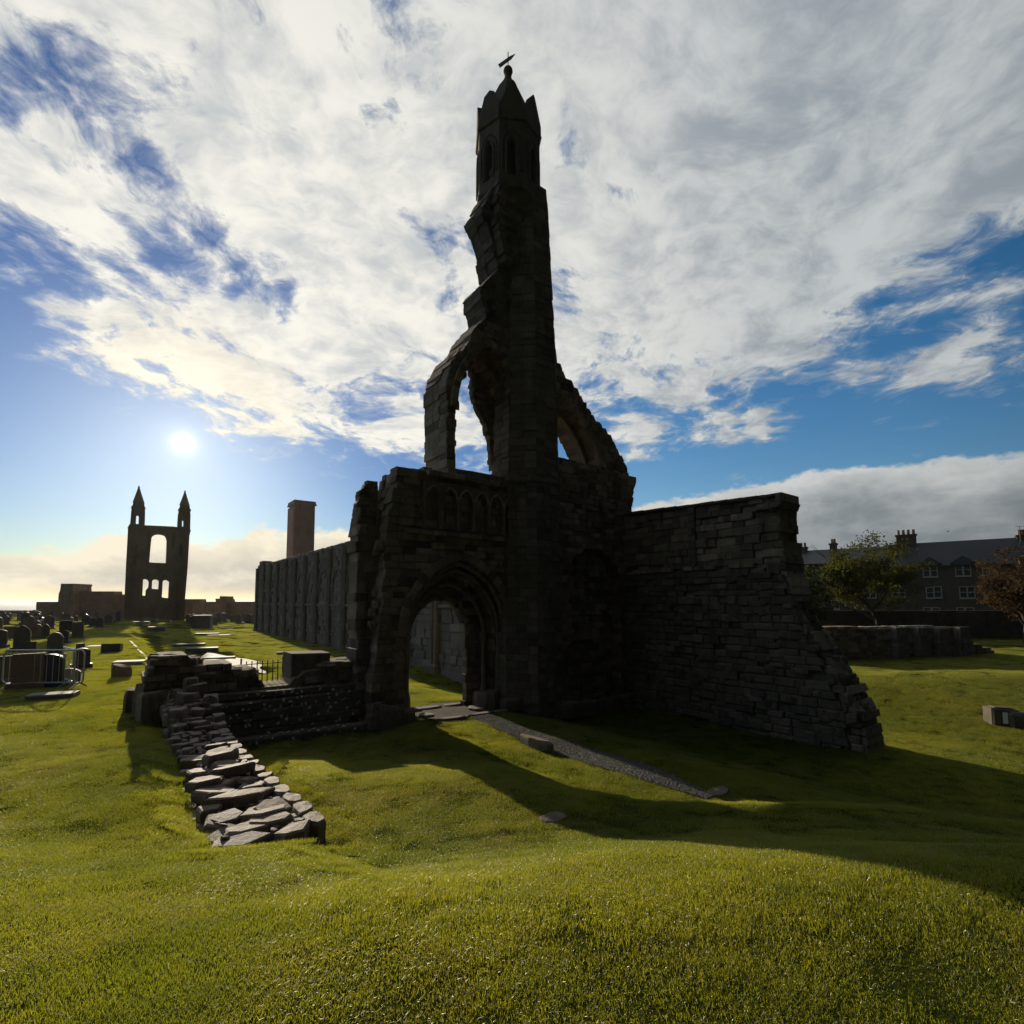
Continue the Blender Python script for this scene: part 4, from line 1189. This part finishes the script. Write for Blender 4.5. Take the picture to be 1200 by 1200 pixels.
def square_tower():
    Y = 115; c = Vector(((342-600)/600*Y, Y, 0))
    T = thing('square_tower', 'plain reddish square tower rising behind the long nave wall', 'tower', c, TH)
    W, Dp, H = 4.7, 5.8, 25.4
    mb = MB()
    belf = [(W*.63, H-7.2), (W*.63, H-3.6), (W*.67, H-3.0), (W*.72, H-3.6), (W*.72, H-7.2)]
    mb.prism([(0, -1), (W, -1), (W-.12, H), (.12, H)], [belf], 0, .8)
    mb.box(.0, .8, -1, W, Dp, H-.4)
    for i in range(9):
        z = 1+i*2.6
        mb.box(-.015, -.02, z, W+.015, .02, z+.06)
    mb.build('wall', M['redtower'], T)
    mb = MB()
    mb.box(-.1, -.25, H, W+.2, Dp+.2, H+.35); mb.box(0, -.1, H+.35, W+.05, Dp, H+.95)
    mb.build('parapet', M['redtower'], T)
    mb = MB(); u = W*.675; mb.tube([(u, -.02, H-7.2), (u, -.02, H-3.4)], .09, 6); mb.box(W*.61, -.1, H-7.45, W*.74, .0, H-7.2)
    mb.build('window', M['redtower'], T)
square_tower()

def far_walls():
    def wall(pts, Y, label, mat, th=2.0, base=733, name='precinct_wall', dirv=None, extra=None):
        c = Vector((((pts[0][0]+pts[-1][0])/2-600)/600*Y, Y, 0))
        T = thing(name, label, 'wall', c, 0)
        def G(p): q = hit(p[0], p[1], c, Vector((0, 1, 0))); return (q.x-c.x, q.z)
        g = [G(p) for p in pts]
        poly = [(g[0][0], -1.5)]+g+[(g[-1][0], -1.5)]
        mb = MB(); masonry(mb, poly, [], 0, th, .45, .9, int(Y), .12, .06)
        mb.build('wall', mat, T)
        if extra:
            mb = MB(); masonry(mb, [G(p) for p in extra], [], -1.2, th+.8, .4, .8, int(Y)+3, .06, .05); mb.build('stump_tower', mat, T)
            return T
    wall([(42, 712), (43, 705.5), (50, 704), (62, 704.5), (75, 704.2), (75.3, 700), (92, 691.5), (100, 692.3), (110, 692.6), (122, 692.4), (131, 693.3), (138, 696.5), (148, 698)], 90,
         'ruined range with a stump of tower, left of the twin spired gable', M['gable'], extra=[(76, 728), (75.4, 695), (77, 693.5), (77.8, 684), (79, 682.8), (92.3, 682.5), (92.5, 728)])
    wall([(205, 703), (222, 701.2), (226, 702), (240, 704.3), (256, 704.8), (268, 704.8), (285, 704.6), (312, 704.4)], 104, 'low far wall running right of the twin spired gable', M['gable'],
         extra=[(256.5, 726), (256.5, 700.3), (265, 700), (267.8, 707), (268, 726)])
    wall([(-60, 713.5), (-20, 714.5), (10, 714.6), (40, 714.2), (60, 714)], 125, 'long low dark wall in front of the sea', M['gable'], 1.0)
far_walls()

# ------------------------------------------------------------------ right-hand side: ruin, precinct wall, houses, trees
def right_side():
    rng = random.Random(17)
    A = gr(960, 786, -.6); B = gr(1172, 773, -.5); A.z = B.z = 0
    d = (B-A).normalized(); rz = math.atan2(d.y, d.x); nrm = Vector((d.y, -d.x, 0))
    def G(p): q = hit(p[0], p[1], A, nrm); return ((q-A).dot(d), q.z)
    T = thing('ruined_wall', 'low ruined wall with buttress strips on the lawn below the houses', 'wall', A, rz)
    top = [(945, 734), (965, 734), (985, 733.5), (1010, 736), (1050, 736.5), (1090, 736.5), (1110, 735.5), (1128, 737), (1136, 746), (1142, 752), (1152, 757), (1160, 759), (1166, 764), (1171, 770)]
    g = [G(p) for p in top]
    mb = MB(); masonry(mb, [(g[0][0], -1.2)]+g+[(g[-1][0], -1.2)], [], 0, 1.0, .19, .4, 171, .05, .04)
    mb.build('wall', M['ruin'], T)
    for px in (1052, 1078, 1101, 1125):
        u, _ = G((px, 760)); mb = MB(); h = 2.1
        masonry(mb, [(u-.45, -1.2), (u+.45, -1.2), (u+.45, h-.55), (u-.45, h-.55)], [], -.34, .03, .2, .3, px, .02, .02); mb.build('buttress', M['nave'], T)
    mb = MB()
    for i in range(16):
        u = g[0][0]+i*.62
        if u > g[7][0]: break
        mb.stone((u+.3, .45, g[3][1]+.01), .6, .7, .1, rng, 0, .03)
    mb.build('coping', M['slab'], T)
    # precinct wall
    Y = 43; x0, x1 = 21, 62
    T = thing('precinct_wall', 'long dark garden wall in front of the terraced houses', 'wall', (36, Y, 0), R(-2))
    mb = MB(); masonry(mb, [(x0-36, -.8), (x0-36, 2.25), (0, 2.2), (10, 2.2), (x1-36, 2.3), (x1-36, -.8)], [], 0, .6, .3, .5, 181, .03, .04)
    mb.build('wall', M['housewall'], T)
    mb = MB()
    for i in range(int((x1-x0)/.9)):
        a_ = x0-36+i*.9; mb.hexa([(a_, 2.2), (a_+.88, 2.2), (a_+.88, 2.34), (a_, 2.34)], -.06, .66, .03)
    mb.build('coping', M['housewall'], T)
    # houses: built in a frame along the street front
    P0 = Vector((480/600*60, 60, 0)); dv = Vector((.79, -.613, 0)).normalized(); hz = math.atan2(dv.y, dv.x)
    hn = Vector((dv.y, -dv.x, 0))
    def HP(px, py):
        q = hit(px, py, P0, hn); return ((q-P0).dot(dv), q.z)
    def window(parent, off, u0, u1, z0, z1, w=0.0):
        f = MB(); fr = .10
        f.prism([(u0-.09, z0-.09), (u1+.09, z0-.09), (u1+.09, z1+.09), (u0-.09, z1+.09)], [[(u0, z0), (u1, z0), (u1, z1), (u0, z1)]], w-.06, w+.04)
        f.box(u0, w-.05, (z0+z1)/2-.035, u1, w+.02, (z0+z1)/2+.035)
        f.box(u0-.13, w-.14, z0-.19, u1+.13, w+.0, z0-.09)
        o = f.build('window', M['trim'], parent, off)
        g_ = MB(); g_.box(u0, w-.01, z0, u1, w+.02, z1); g_.build('pane', M['glass'], o, off)
    def house(label, t0, t1, ze, zr, wins, dormers=(), chims=(), dep=8.0, w0=0.0, hip=False):
        off = (t0, 0, 0); base = P0+dv*t0
        T = thing('terraced_house', label, 'house', base, hz)
        mb = MB(); mb.prism([(t0, -2), (t1, -2), (t1, ze), (t0, ze)], [], w0, w0+dep); 
        # gable ends
        wl = mb.build('wall', M['housewall'], T, off)
        mb = MB(); m_ = w0+dep/2; e = .3
        s0, s1 = (t0+2.5, t1-2.5) if hip else (t0, t1)
        vs = [(t0-.1, w0-e, ze-.1), (t1+.1, w0-e, ze-.1), (s1+.1, m_, zr), (s0-.1, m_, zr), (t0-.1, w0+dep+e, ze-.1), (t1+.1, w0+dep+e, ze-.1)]
        mb.add(vs, [(0, 1, 2, 3), (3, 2, 5, 4), (0, 3, 4), (1, 5, 2), (0, 4, 5, 1)])
        rf = mb.build('roof', M['slate'], T, off)
        mb = MB(); mb.box(t0, w0-e-.06, ze-.16, t1, w0-e+.04, ze-.06); mb.build('gutter', M['iron'], T, off)
        for (u0, u1, z0, z1) in wins: window(T, off, u0, u1, z0, z1, w0)
        for (u0, u1, z0, z1) in dormers:
            mb = MB(); a_, b_ = u0-.3, u1+.3; mid = (a_+b_)/2
            mb.prism([(a_, z0-.25), (b_, z0-.25), (b_, z1+.15), (a_, z1+.15)], [], w0-.05, w0+2.4)
            dm = mb.build('dormer', M['housewall'], T, off)
            mb = MB(); zt = z1+.95
            mb.add([(a_-.2, w0-.3, z1+.1), (b_+.2, w0-.3, z1+.1), (mid, w0-.2, zt), (a_-.2, w0+3, z1+.1), (b_+.2, w0+3, z1+.1), (mid, w0+3.2, zt)], [(0, 1, 2), (0, 2, 5, 3), (1, 4, 5, 2), (0, 3, 4, 1), (3, 5, 4)])
            mb.build('dormer_roof', M['slate'], dm, off)
            h = (u0+u1)/2
            window(T, off, u0, h-.08, z0, z1, w0-.06); window(T, off, h+.08, u1, z0, z1, w0-.06)
        for (u, w, z0, z1, su, n) in chims:
            mb = MB(); mb.box(u-su, w-.45, z0, u+su, w+.45, z1); mb.box(u-su-.1, w-.55, z1, u+su+.1, w+.55, z1+.18)
            ch = mb.build('chimney', M['housewall'], T, off)
            mb = MB()
            for i in range(n):
                mb.lathe([(.16, z1+.15), (.13, z1+.75), (.17, z1+.8)], 8, (u-su+.25+(2*su-.5)*i/max(1, n-1), w, 0))
            mb.build('chimney_pot', M['pot'], ch, off)
        return T
    def W2(a_, b_, top_, bot): 
        p, q = HP(a_, top_), HP(b_, bot); return (p[0], q[0], q[1], p[1])
    zs = HP(1085, 663)[1]
    pairs = []
    for (a_, b_, y0, y1) in ((1086, 1094, 689, 700), (1095, 1103, 688, 699.5), (1125, 1133, 688, 700), (1134, 1142, 688, 700), (1152, 1159, 667, 673), (1046, 1052, 690, 699), (1054, 1060, 690, 699), (1156, 1162, 686, 699)):
        pairs.append(W2(a_, b_, y0, y1))
    for (a_, b_) in ((1083, 1091), (1093, 1101), (1122, 1130), (1132, 1141)): pairs.append(W2(a_, b_, 712.5, 722))
    house('long stone terraced house with dark slate roof and dormer windows', -3.2, 16, zs, HP(1100, 640)[1]*1.09, pairs,
          [W2(1082, 1098, 662.5, 675), W2(1120, 1137, 661, 674)], [(-1.2, 4.0, zs-.5, HP(1070, 634)[1]*1.10, 1.0, 4), (9.2, 4.0, zs+1.5, HP(1182, 636)[1]*1.1, .5, 3)])
    zs2 = HP(960, 660)[1]
    wins = [W2(970, 977, 663, 676), W2(970, 977, 682, 695), W2(975, 983, 704, 713), W2(995, 1001, 690, 700), W2(1012, 1019, 690, 700), W2(1020, 1026, 690, 700)]
    house('lower stone terraced house half hidden behind the green tree', -20, -3.2, zs2, HP(960, 648)[1]*1.08, wins, [], [(-13.0, 4, zs2+.8, HP(970, 645)[1]*1.08, .9, 4), (-9.0, 4, zs2+.8, HP(994, 643)[1]*1.1, .4, 2)])
    # corner house with a hipped roof at the edge of the picture
    off = P0+dv*9.0-hn*-1.0
    house('stone corner house with hipped slate roof, rightmost of the houses', 8.2, 17.5, zs+.3, HP(1200, 628)[1]*1.02, [W2(1186, 1192, 674, 690)], [], [], 7.0, -1.4, True)
    pa = at(1196, 636, 57); mb = MB()
    mb.tube([(0, 0, 0), (0, 0, 1.9)], .03, 6)
    for i in range(5): mb.tube([(-.5+.06*i, .02*i, 1.85-.0*i), (.5-.06*i, .02*i, 1.85)], .015, 5) if i == 0 else mb.tube([(-.4+.2*i-.1, -.25, 1.85), (-.4+.2*i-.1, .25, 1.85)], .012, 5)
    o = mb.build('roof_aerial', M['iron']); o.location = pa; tag(o, 'thin television aerial on the roof of the corner house', 'aerial')

    # stone troughs on the grass
    for i, (px, py, l, w, h, lab) in enumerate(((1180, 850, .62, .4, .40, 'dark stone block with a pale plaque leaning on it, on the right lawn'), (1206, 853, .7, .45, .30, 'weathered stone block at the right edge of the lawn'))):
        p = gt(px, py); T = thing('stone_block', lab, 'stone block', p, R(-14))
        mb = MB(); mb.hexa([(-l/2, -.1), (l/2, -.1), (l/2*.97, h), (-l/2, h+.04)], 0, w, .04, None, .02, rng)
        mb.hexa([(-l/2+.08, h+.02), (l/2-.1, h), (l/2-.14, h+.05), (-l/2+.1, h+.06)], .06, w-.06, .02)
        mb.build('block', M['ruin_dark'], T)
        if i == 0:
            mb = MB(); mb.add([(-.12, -.10, .06), (-.02, -.10, .06), (.02, -.03, .34), (-.08, -.03, .34), (-.12, -.07, .06), (-.02, -.07, .06), (.02, .0, .34), (-.08, .0, .34)], [(0,1,2,3), (7,6,5,4), (0,4,5,1), (1,5,6,2), (2,6,7,3), (3,7,4,0)])
            mb.build('plaque', M['plaque'], T)
right_side()

def tree(name, label, loc, h, cr, cz, leaf, seed, nleaf=9000, trunk_r=.18, flat=.75, ls=.10):
    rng = random.Random(seed)
    T = thing(name, label, 'tree', loc)
    mb = MB(); tips = []
    def branch(p, d, l, r, depth):
        pts = [p]; rad = [r]; q = p.copy(); dd = d.copy()
        for i in range(4):
            dd = (dd+Vector((rng.uniform(-.25, .25), rng.uniform(-.25, .25), rng.uniform(-.08, .16)))).normalized()
            q = q+dd*l/4; pts.append(q.copy()); rad.append(r*(1-.17*(i+1)))
        mb.tube(pts, rad, 6 if depth else 9)
        if depth >= 3: tips.append(q); tips.append(pts[2]); return
        for k_ in range(rng.choice((3, 4)) if depth else 6):
            an = rng.uniform(0, math.tau); sp_ = rng.uniform(.5, 1.1)
            st = pts[rng.choice((2, 3, 4, 4))]
            nd = (dd*.7+Vector((math.cos(an)*sp_, math.sin(an)*sp_, rng.uniform(0, .35)))).normalized()
            branch(st, nd, l*rng.uniform(.55, .78), r*.5, depth+1)
        tips.append(q)
    branch(Vector((0, 0, -.2)), Vector((.05, 0, 1)), h*.48, trunk_r, 0)
    mb.build('trunk', M['bark'], T)
    c = Vector((0, 0, cz)); lf = MB()
    cl = []
    for p in tips:
        v = p-c; s = math.sqrt((v.x/cr)**2+(v.y/cr)**2+(v.z/(cr*flat))**2)
        if s > 1: p = c+v/s*rng.uniform(.8, 1.0)
        cl.append(p)
    while len(cl) < 260:
        v = Vector((rng.gauss(0, 1), rng.gauss(0, 1), rng.gauss(0, 1))).normalized()*rng.random()**.4
        p = c+Vector((v.x*cr, v.y*cr, v.z*cr*flat))
        if mnoise.noise(p*.8+Vector((seed, 0, 0))) > -.12: cl.append(p)
    for i in range(nleaf):
        p = rng.choice(cl); s = cr*.11
        q = p+Vector((rng.gauss(0, s), rng.gauss(0, s), rng.gauss(0, s*.55)))
        a1 = Vector((rng.gauss(0, 1), rng.gauss(0, 1), rng.gauss(0, .6))).normalized(); a2 = a1.cross(Vector((rng.gauss(0, 1), rng.gauss(0, 1), rng.gauss(0, 1)))).normalized()
        e = ls*rng.uniform(.6, 1.4)
        lf.add([q-a1*e, q+a2*e*.6, q+a1*e, q-a2*e*.6], [(0, 1, 2, 3)])
    me = bpy.data.meshes.new('crown'); me.from_pydata(lf.v, [], lf.f); me.materials.append(M[leaf])
    o = bpy.data.objects.new('crown', me); C.objects.link(o); o.parent = T
    return T
def trees():
    p = at(1031, 735, 40); zc = at(1031, 672, 40).z
    tree('broadleaf_tree', 'round crowned fresh green tree before the terraced houses', (p.x, p.y, 0), 7.4, 3.3, zc, 'leaf_green', 3, 20000, .22, .92, .085)
    p = at(1192, 735, 38); zc = at(1185, 682, 38).z
    tree('broadleaf_tree', 'reddish brown tree at the right edge of the picture', (p.x+.6, p.y, 0), 6.4, 2.7, zc, 'leaf_brown', 5, 10000, .18, .95, .10)
    p = at(940, 735, 37); zc = at(945, 693, 37).z
    tree('broadleaf_tree', 'dark tree half hidden behind the high porch wall', (p.x, p.y, 0), 3.2, 2.3, zc, 'leaf_dark', 8, 8000, .16, .95, .12)
trees()

# ------------------------------------------------------------------ graveyard
def headstone_mesh(mb, w, h, th, style):
    if style == 'round': top = [(w/2*math.cos(a_), h-w/2*.55+w/2*.55*math.sin(a_)) for a_ in [math.pi*i/10 for i in range(11)]]
    elif style == 'gothic': top = [(w/2, h*.74), (w*.36, h*.87), (w*.16, h*.96), (0, h), (-w*.16, h*.96), (-w*.36, h*.87), (-w/2, h*.74)]
    elif style == 'shoulder': top = [(w/2, h*.84), (w*.4, h*.84), (w*.38, h*.90), (w*.25, h*.97), (0, h), (-w*.25, h*.97), (-w*.38, h*.90), (-w*.4, h*.84), (-w/2, h*.84)]
    else: top = [(w/2, h), (-w/2, h*.985)]
    mb.prism([(-w/2*1.02, -.15), (w/2*1.02, -.15)]+top, [], -th/2, th/2)
def grave(label, px, py, w, h, style, mat, rot=0.0, plinth=True, group='gravestones in the graveyard', th=.16, lean=0.0):
    p = gt(px, py); T = thing('headstone', label, 'gravestone', p, TH*.6+rot, group)
    T.rotation_euler.x = lean
    mb = MB(); headstone_mesh(mb, w, h, th, style)
    s = mb.build('stone', M[mat], T)
    if plinth:
        mb = MB(); mb.hexa([(-w*.68, -.2), (w*.68, -.2), (w*.64, .16), (-w*.64, .16)], -th*1.3, th*1.3, .02); mb.build('plinth', M[mat], T)
    return T
def graveyard():
    k = lambda px_w, py: px_w*gt(0+100, py).y/600
    G_ = [('brown upright headstone standing behind the steel barrier', 32, 806, .66, .95, 'flat', 'grave_red', .1),
          ('dark blue slate headstone beside the brown one behind the barrier', 57, 805, .62, .92, 'round', 'grave_blue', 0),
          ('dark leaning headstone at the far left end of the barrier', 6, 801, .40, .80, 'flat', 'grave_grey', .3),
          ('tall grey shouldered headstone rising above the barrier', 64, 771, .52, 1.1, 'shoulder', 'grave_grey', 0),
          ('dark pointed headstone with broad base behind the left barrier end', 25, 762, .62, 1.25, 'gothic', 'grave_grey', .2),
          ('pinkish flat topped monument at the left edge of the graveyard', 12, 748, .75, .85, 'flat', 'grave_red', 0),
          ('dark headstone cut by the left edge of the picture', 1, 759, .45, .95, 'round', 'grave_grey', 0),
          ('brownish square shouldered headstone in the second row', 43, 748, .55, 1.0, 'shoulder', 'grave_red', 0),
          ('narrow grey headstone leaning beside the brownish shouldered one', 53, 748, .45, 1.0, 'gothic', 'grave_grey', .3),
          ('dark blue headstone behind the tall grey shouldered one', 75, 754, .42, .78, 'round', 'grave_blue', 0),
          ('broad dark headstone at the right end of the second row', 91, 748, .62, 1.15, 'flat', 'grave_grey', 0),
          ('wide slate headstone in the third row', 77, 741, .9, 1.05, 'flat', 'grave_blue', 0),
          ('small low headstone before the dark pointed one', 35, 764, .45, .5, 'flat', 'grave_grey', .2),
          ('small square stone beside the thin white post', 94, 765, .30, .45, 'flat', 'grave_grey', 0),
          ('dark rounded stone at the right end of the barrier', 95, 783, .48, .72, 'round', 'grave_blue', .4)]
    for i, g in enumerate(G_): grave(*g)
    grave('low dark triangular stone within the angle of the barrier', 80, 801, .55, .45, 'gothic', 'grave_grey', .2, False)
    # far rows
    rng = random.Random(23)
    protos = []
    def lab(py, px):
        if px > 215: return 'small dark gravestone in the far rows right of the twin spired gable'
        return 'small dark gravestone in the far rows left of the twin spired gable'
    spots = []
    for i in range(46):
        spots.append((rng.uniform(-6, 142), rng.uniform(725, 742) if rng.random() < .7 else rng.uniform(722, 728)))
    for i in range(30): spots.append((rng.uniform(218, 297), rng.uniform(722, 735)))
    styles = ['round', 'gothic', 'shoulder', 'flat']; mats = ['grave_grey', 'grave_grey', 'grave_blue', 'grave_red']
    pro = {}
    for i, (px, py) in enumerate(sorted(spots, key=lambda s: -s[1])):
        if 60 < px < 142 and py > 737: continue
        st, mt = rng.choice(styles), rng.choice(mats)
        p = gt(px, py); key = (st, mt)
        sc = rng.uniform(.8, 1.25)
        if key not in pro:
            pro[key] = grave(lab(py, px), px, py, .62, 1.15, st, mt, rng.uniform(-.3, .3), True, 'gravestones in the far rows')
            pro[key].scale = (sc, sc, sc)
        else:
            copy_thing(pro[key], p, TH*.6+rng.uniform(-.35, .35), (sc*rng.uniform(.8, 1.2), sc, sc), lab(py, px))
    # flat slabs and table stones
    def slab(label, px, py, l, w, h, mat, rot=0.0, tilt=0.0):
        p = gt(px, py); T = MB(); r_ = random.Random(int(px*7+py))
        T.hexa([(-l/2, -.1), (l/2, -.1), (l/2*.98, h), (-l/2*.98, h)], -w/2, w/2, .03, None, .01, r_)
        o = T.build('ledger_slab', M[mat]); o.location = p; o.rotation_euler = (tilt, 0, TH*.5+rot)
        return tag(o, label, 'grave slab', 'flat grave slabs on the grass')
    slab('dark flat slab on the grass in front of the steel barrier', 62, 818, .95, .5, .12, 'grave_grey', .1)
    slab('large dark tilted block behind the thin pale line', 131, 764, .75, .9, .38, 'grave_blue', .2, -.12)
    slab('pale broken slab left of the dark tilted block', 111, 758, .6, .9, .06, 'slab', .1)
    slab('pale flat slab at the near end of the pale line', 152, 778, 1.0, .7, .12, 'slab', .1)
    slab('rear one of two long dark slabs in the gable shadow', 222, 757, 1.9, .8, .16, 'grave_grey', .1)
    slab('nearer one of two long dark slabs in the gable shadow', 237, 764, 1.7, .75, .26, 'grave_grey', .15)
    slab('dark block on the lawn at the foot of the twin spired gable', 184, 740, 1.6, .9, .5, 'grave_grey', 0)
    slab('long low slab between the gable and the nave wall', 243, 744, 2.0, .8, .16, 'grave_grey', 0)
    slab('bright pale slab between the gable and the nave wall', 257, 744.5, 1.8, 1.0, .05, 'slab', 0)
    slab('thin dark slab lying on the pale paving behind the low wall', 256, 772, 1.6, .6, .1, 'grave_grey', .1)
    slab('small dark stone on the lawn by the nave wall', 328, 767, .35, .3, .14, 'grave_grey', .1)
    slab('broad dark tomb block right of the gable foot', 237, 736, 1.9, 1.2, 1.5, 'grave_grey', 0)
    for (px, py, lb) in ((176, 727, 'pale slab at the left foot of the gable'), (192, 729, 'white topped slab at the middle foot of the gable'), (165, 731, 'pale slab lying left of the dark block at the gable')):
        slab(lb, px, py, 2.0, 1.2, .3, 'slab', 0)
    # thin post
    p = gt(98.5, 757); mb = MB(); mb.tube([(0, 0, -.1), (0, 0, .42), (0, 0, .45)], [.025, .025, .01], 7); o = mb.build('post', M['plaque']); o.location = p
    tag(o, 'thin white marker post by a small square stone', 'post')
    # pale line across the lawn: a row of old footing stones level with the grass
    a_, b_ = gt(152, 752), gt(173, 774)
    mb = MB(); r_ = random.Random(2)
    for i in range(22):
        q = a_+(b_-a_)*((i+.5)/22); mb.stone((q.x-a_.x, q.y-a_.y, terr(q.x, q.y)-a_.z+.02), .13, (b_-a_).length/22*.98, .08, r_, math.atan2((b_-a_).y, (b_-a_).x)-math.pi/2, .02, 8)
    o = mb.build('footing_line', M['slab']); o.location = a_; tag(o, 'thin pale line of footing stones across the lawn', 'stones')
    # crowd-control barrier
    A, B = gt(2, 807), gt(86, 806); d = (B-A); L = max(2.2, d.length); rz = math.atan2(d.y, d.x)
    T = thing('barrier', 'steel crowd control barrier standing before the gravestones', 'barrier', A, rz)
    def panel(T, L, dx=0, dy=0, ang=0):
        ca, sa = math.cos(ang), math.sin(ang)
        tr = lambda x, y, z: (dx+x*ca-y*sa, dy+x*sa+y*ca, z)
        mb = MB(); r_ = .045
        mb.tube([tr(0, 0, .22), tr(0, 0, .95), tr(.06, 0, 1.05), tr(L-.06, 0, 1.05), tr(L, 0, .95), tr(L, 0, .22), tr(L-.06, 0, .16), tr(.06, 0, .16), tr(0, 0, .22)], .022, 8)
        fr = mb.build('frame', M['steel'], T)
        n = int(L/.16)
        for i in range(1, n):
            mb = MB(); mb.tube([tr(L*i/n, 0, .16), tr(L*i/n, 0, 1.05)], .007, 5); mb.build('bar', M['steel'], T)
        for x in (.25, L-.12):
            mb = MB(); mb.tube([tr(x-.0, -.32, .0), tr(x, -.06, .16), tr(x, .06, .16), tr(x, .32, .0)], .018, 6); mb.build('foot', M['steel'], T)
    panel(T, L)
    E_ = gt(68, 799); ang = math.atan2(E_.y-B.y, E_.x-B.x)
    T2 = thing('barrier', 'second steel barrier joined at an angle, right of the gravestones', 'barrier', B, ang)
    panel(T2, 1.4)
graveyard()

# the gull
p = at(1110, 623, 42)
mb = MB()
mb.tube([(-.22, 0, 0), (-.1, 0, .02), (.05, 0, .03), (.2, 0, .0), (.27, 0, -.01)], [.02, .06, .075, .05, .01], 8)
g = thing('gull', 'small white gull flying above the house roofs', 'bird', p, R(30)); g.scale = (.6, .6, .6)
mb.build('body', M['plaque'], g, smooth=True)
for s in (-1, 1):
    mb = MB(); mb.add([(.1, 0, .03), (-.08, 0, .03), (-.05, s*.3, .16), (.1, s*.3, .17), (-.14, s*.62, .10)], [(0, 1, 2, 3), (3, 2, 4)])
    mb.v += [(x, y, z-.015) for x, y, z in mb.v[:5]]; mb.f += [(8, 7, 6, 5), (9, 7, 8), (0, 5, 6, 1), (1, 6, 7, 2), (2, 7, 9, 4), (4, 9, 8, 3), (3, 8, 5, 0)]
    mb.build('wing', M['plaque'], g)

# ------------------------------------------------------------------ thin added haze standing in for the flare veil near the sun
def haze():
    mb = MB(); mb.box(-9200, -1400, -30, 9200, 7100, 28.5)
    m = bpy.data.materials.new('haze'); m.use_nodes = True
    t = NT(m.node_tree); t.n.clear()
    out = t.node('ShaderNodeOutputMaterial'); v = t.node('ShaderNodeVolumePrincipled')
    v.inputs['Color'].default_value = (.95, .93, .90, 1); v.inputs['Density'].default_value = 0.00011; v.inputs['Anisotropy'].default_value = .45
    t.l.new(v.outputs[0], out.inputs['Volume'])
    tag(mb.build('haze', m), 'thin bright haze added in place of flare towards the sun', 'haze', kind='stuff')
haze()
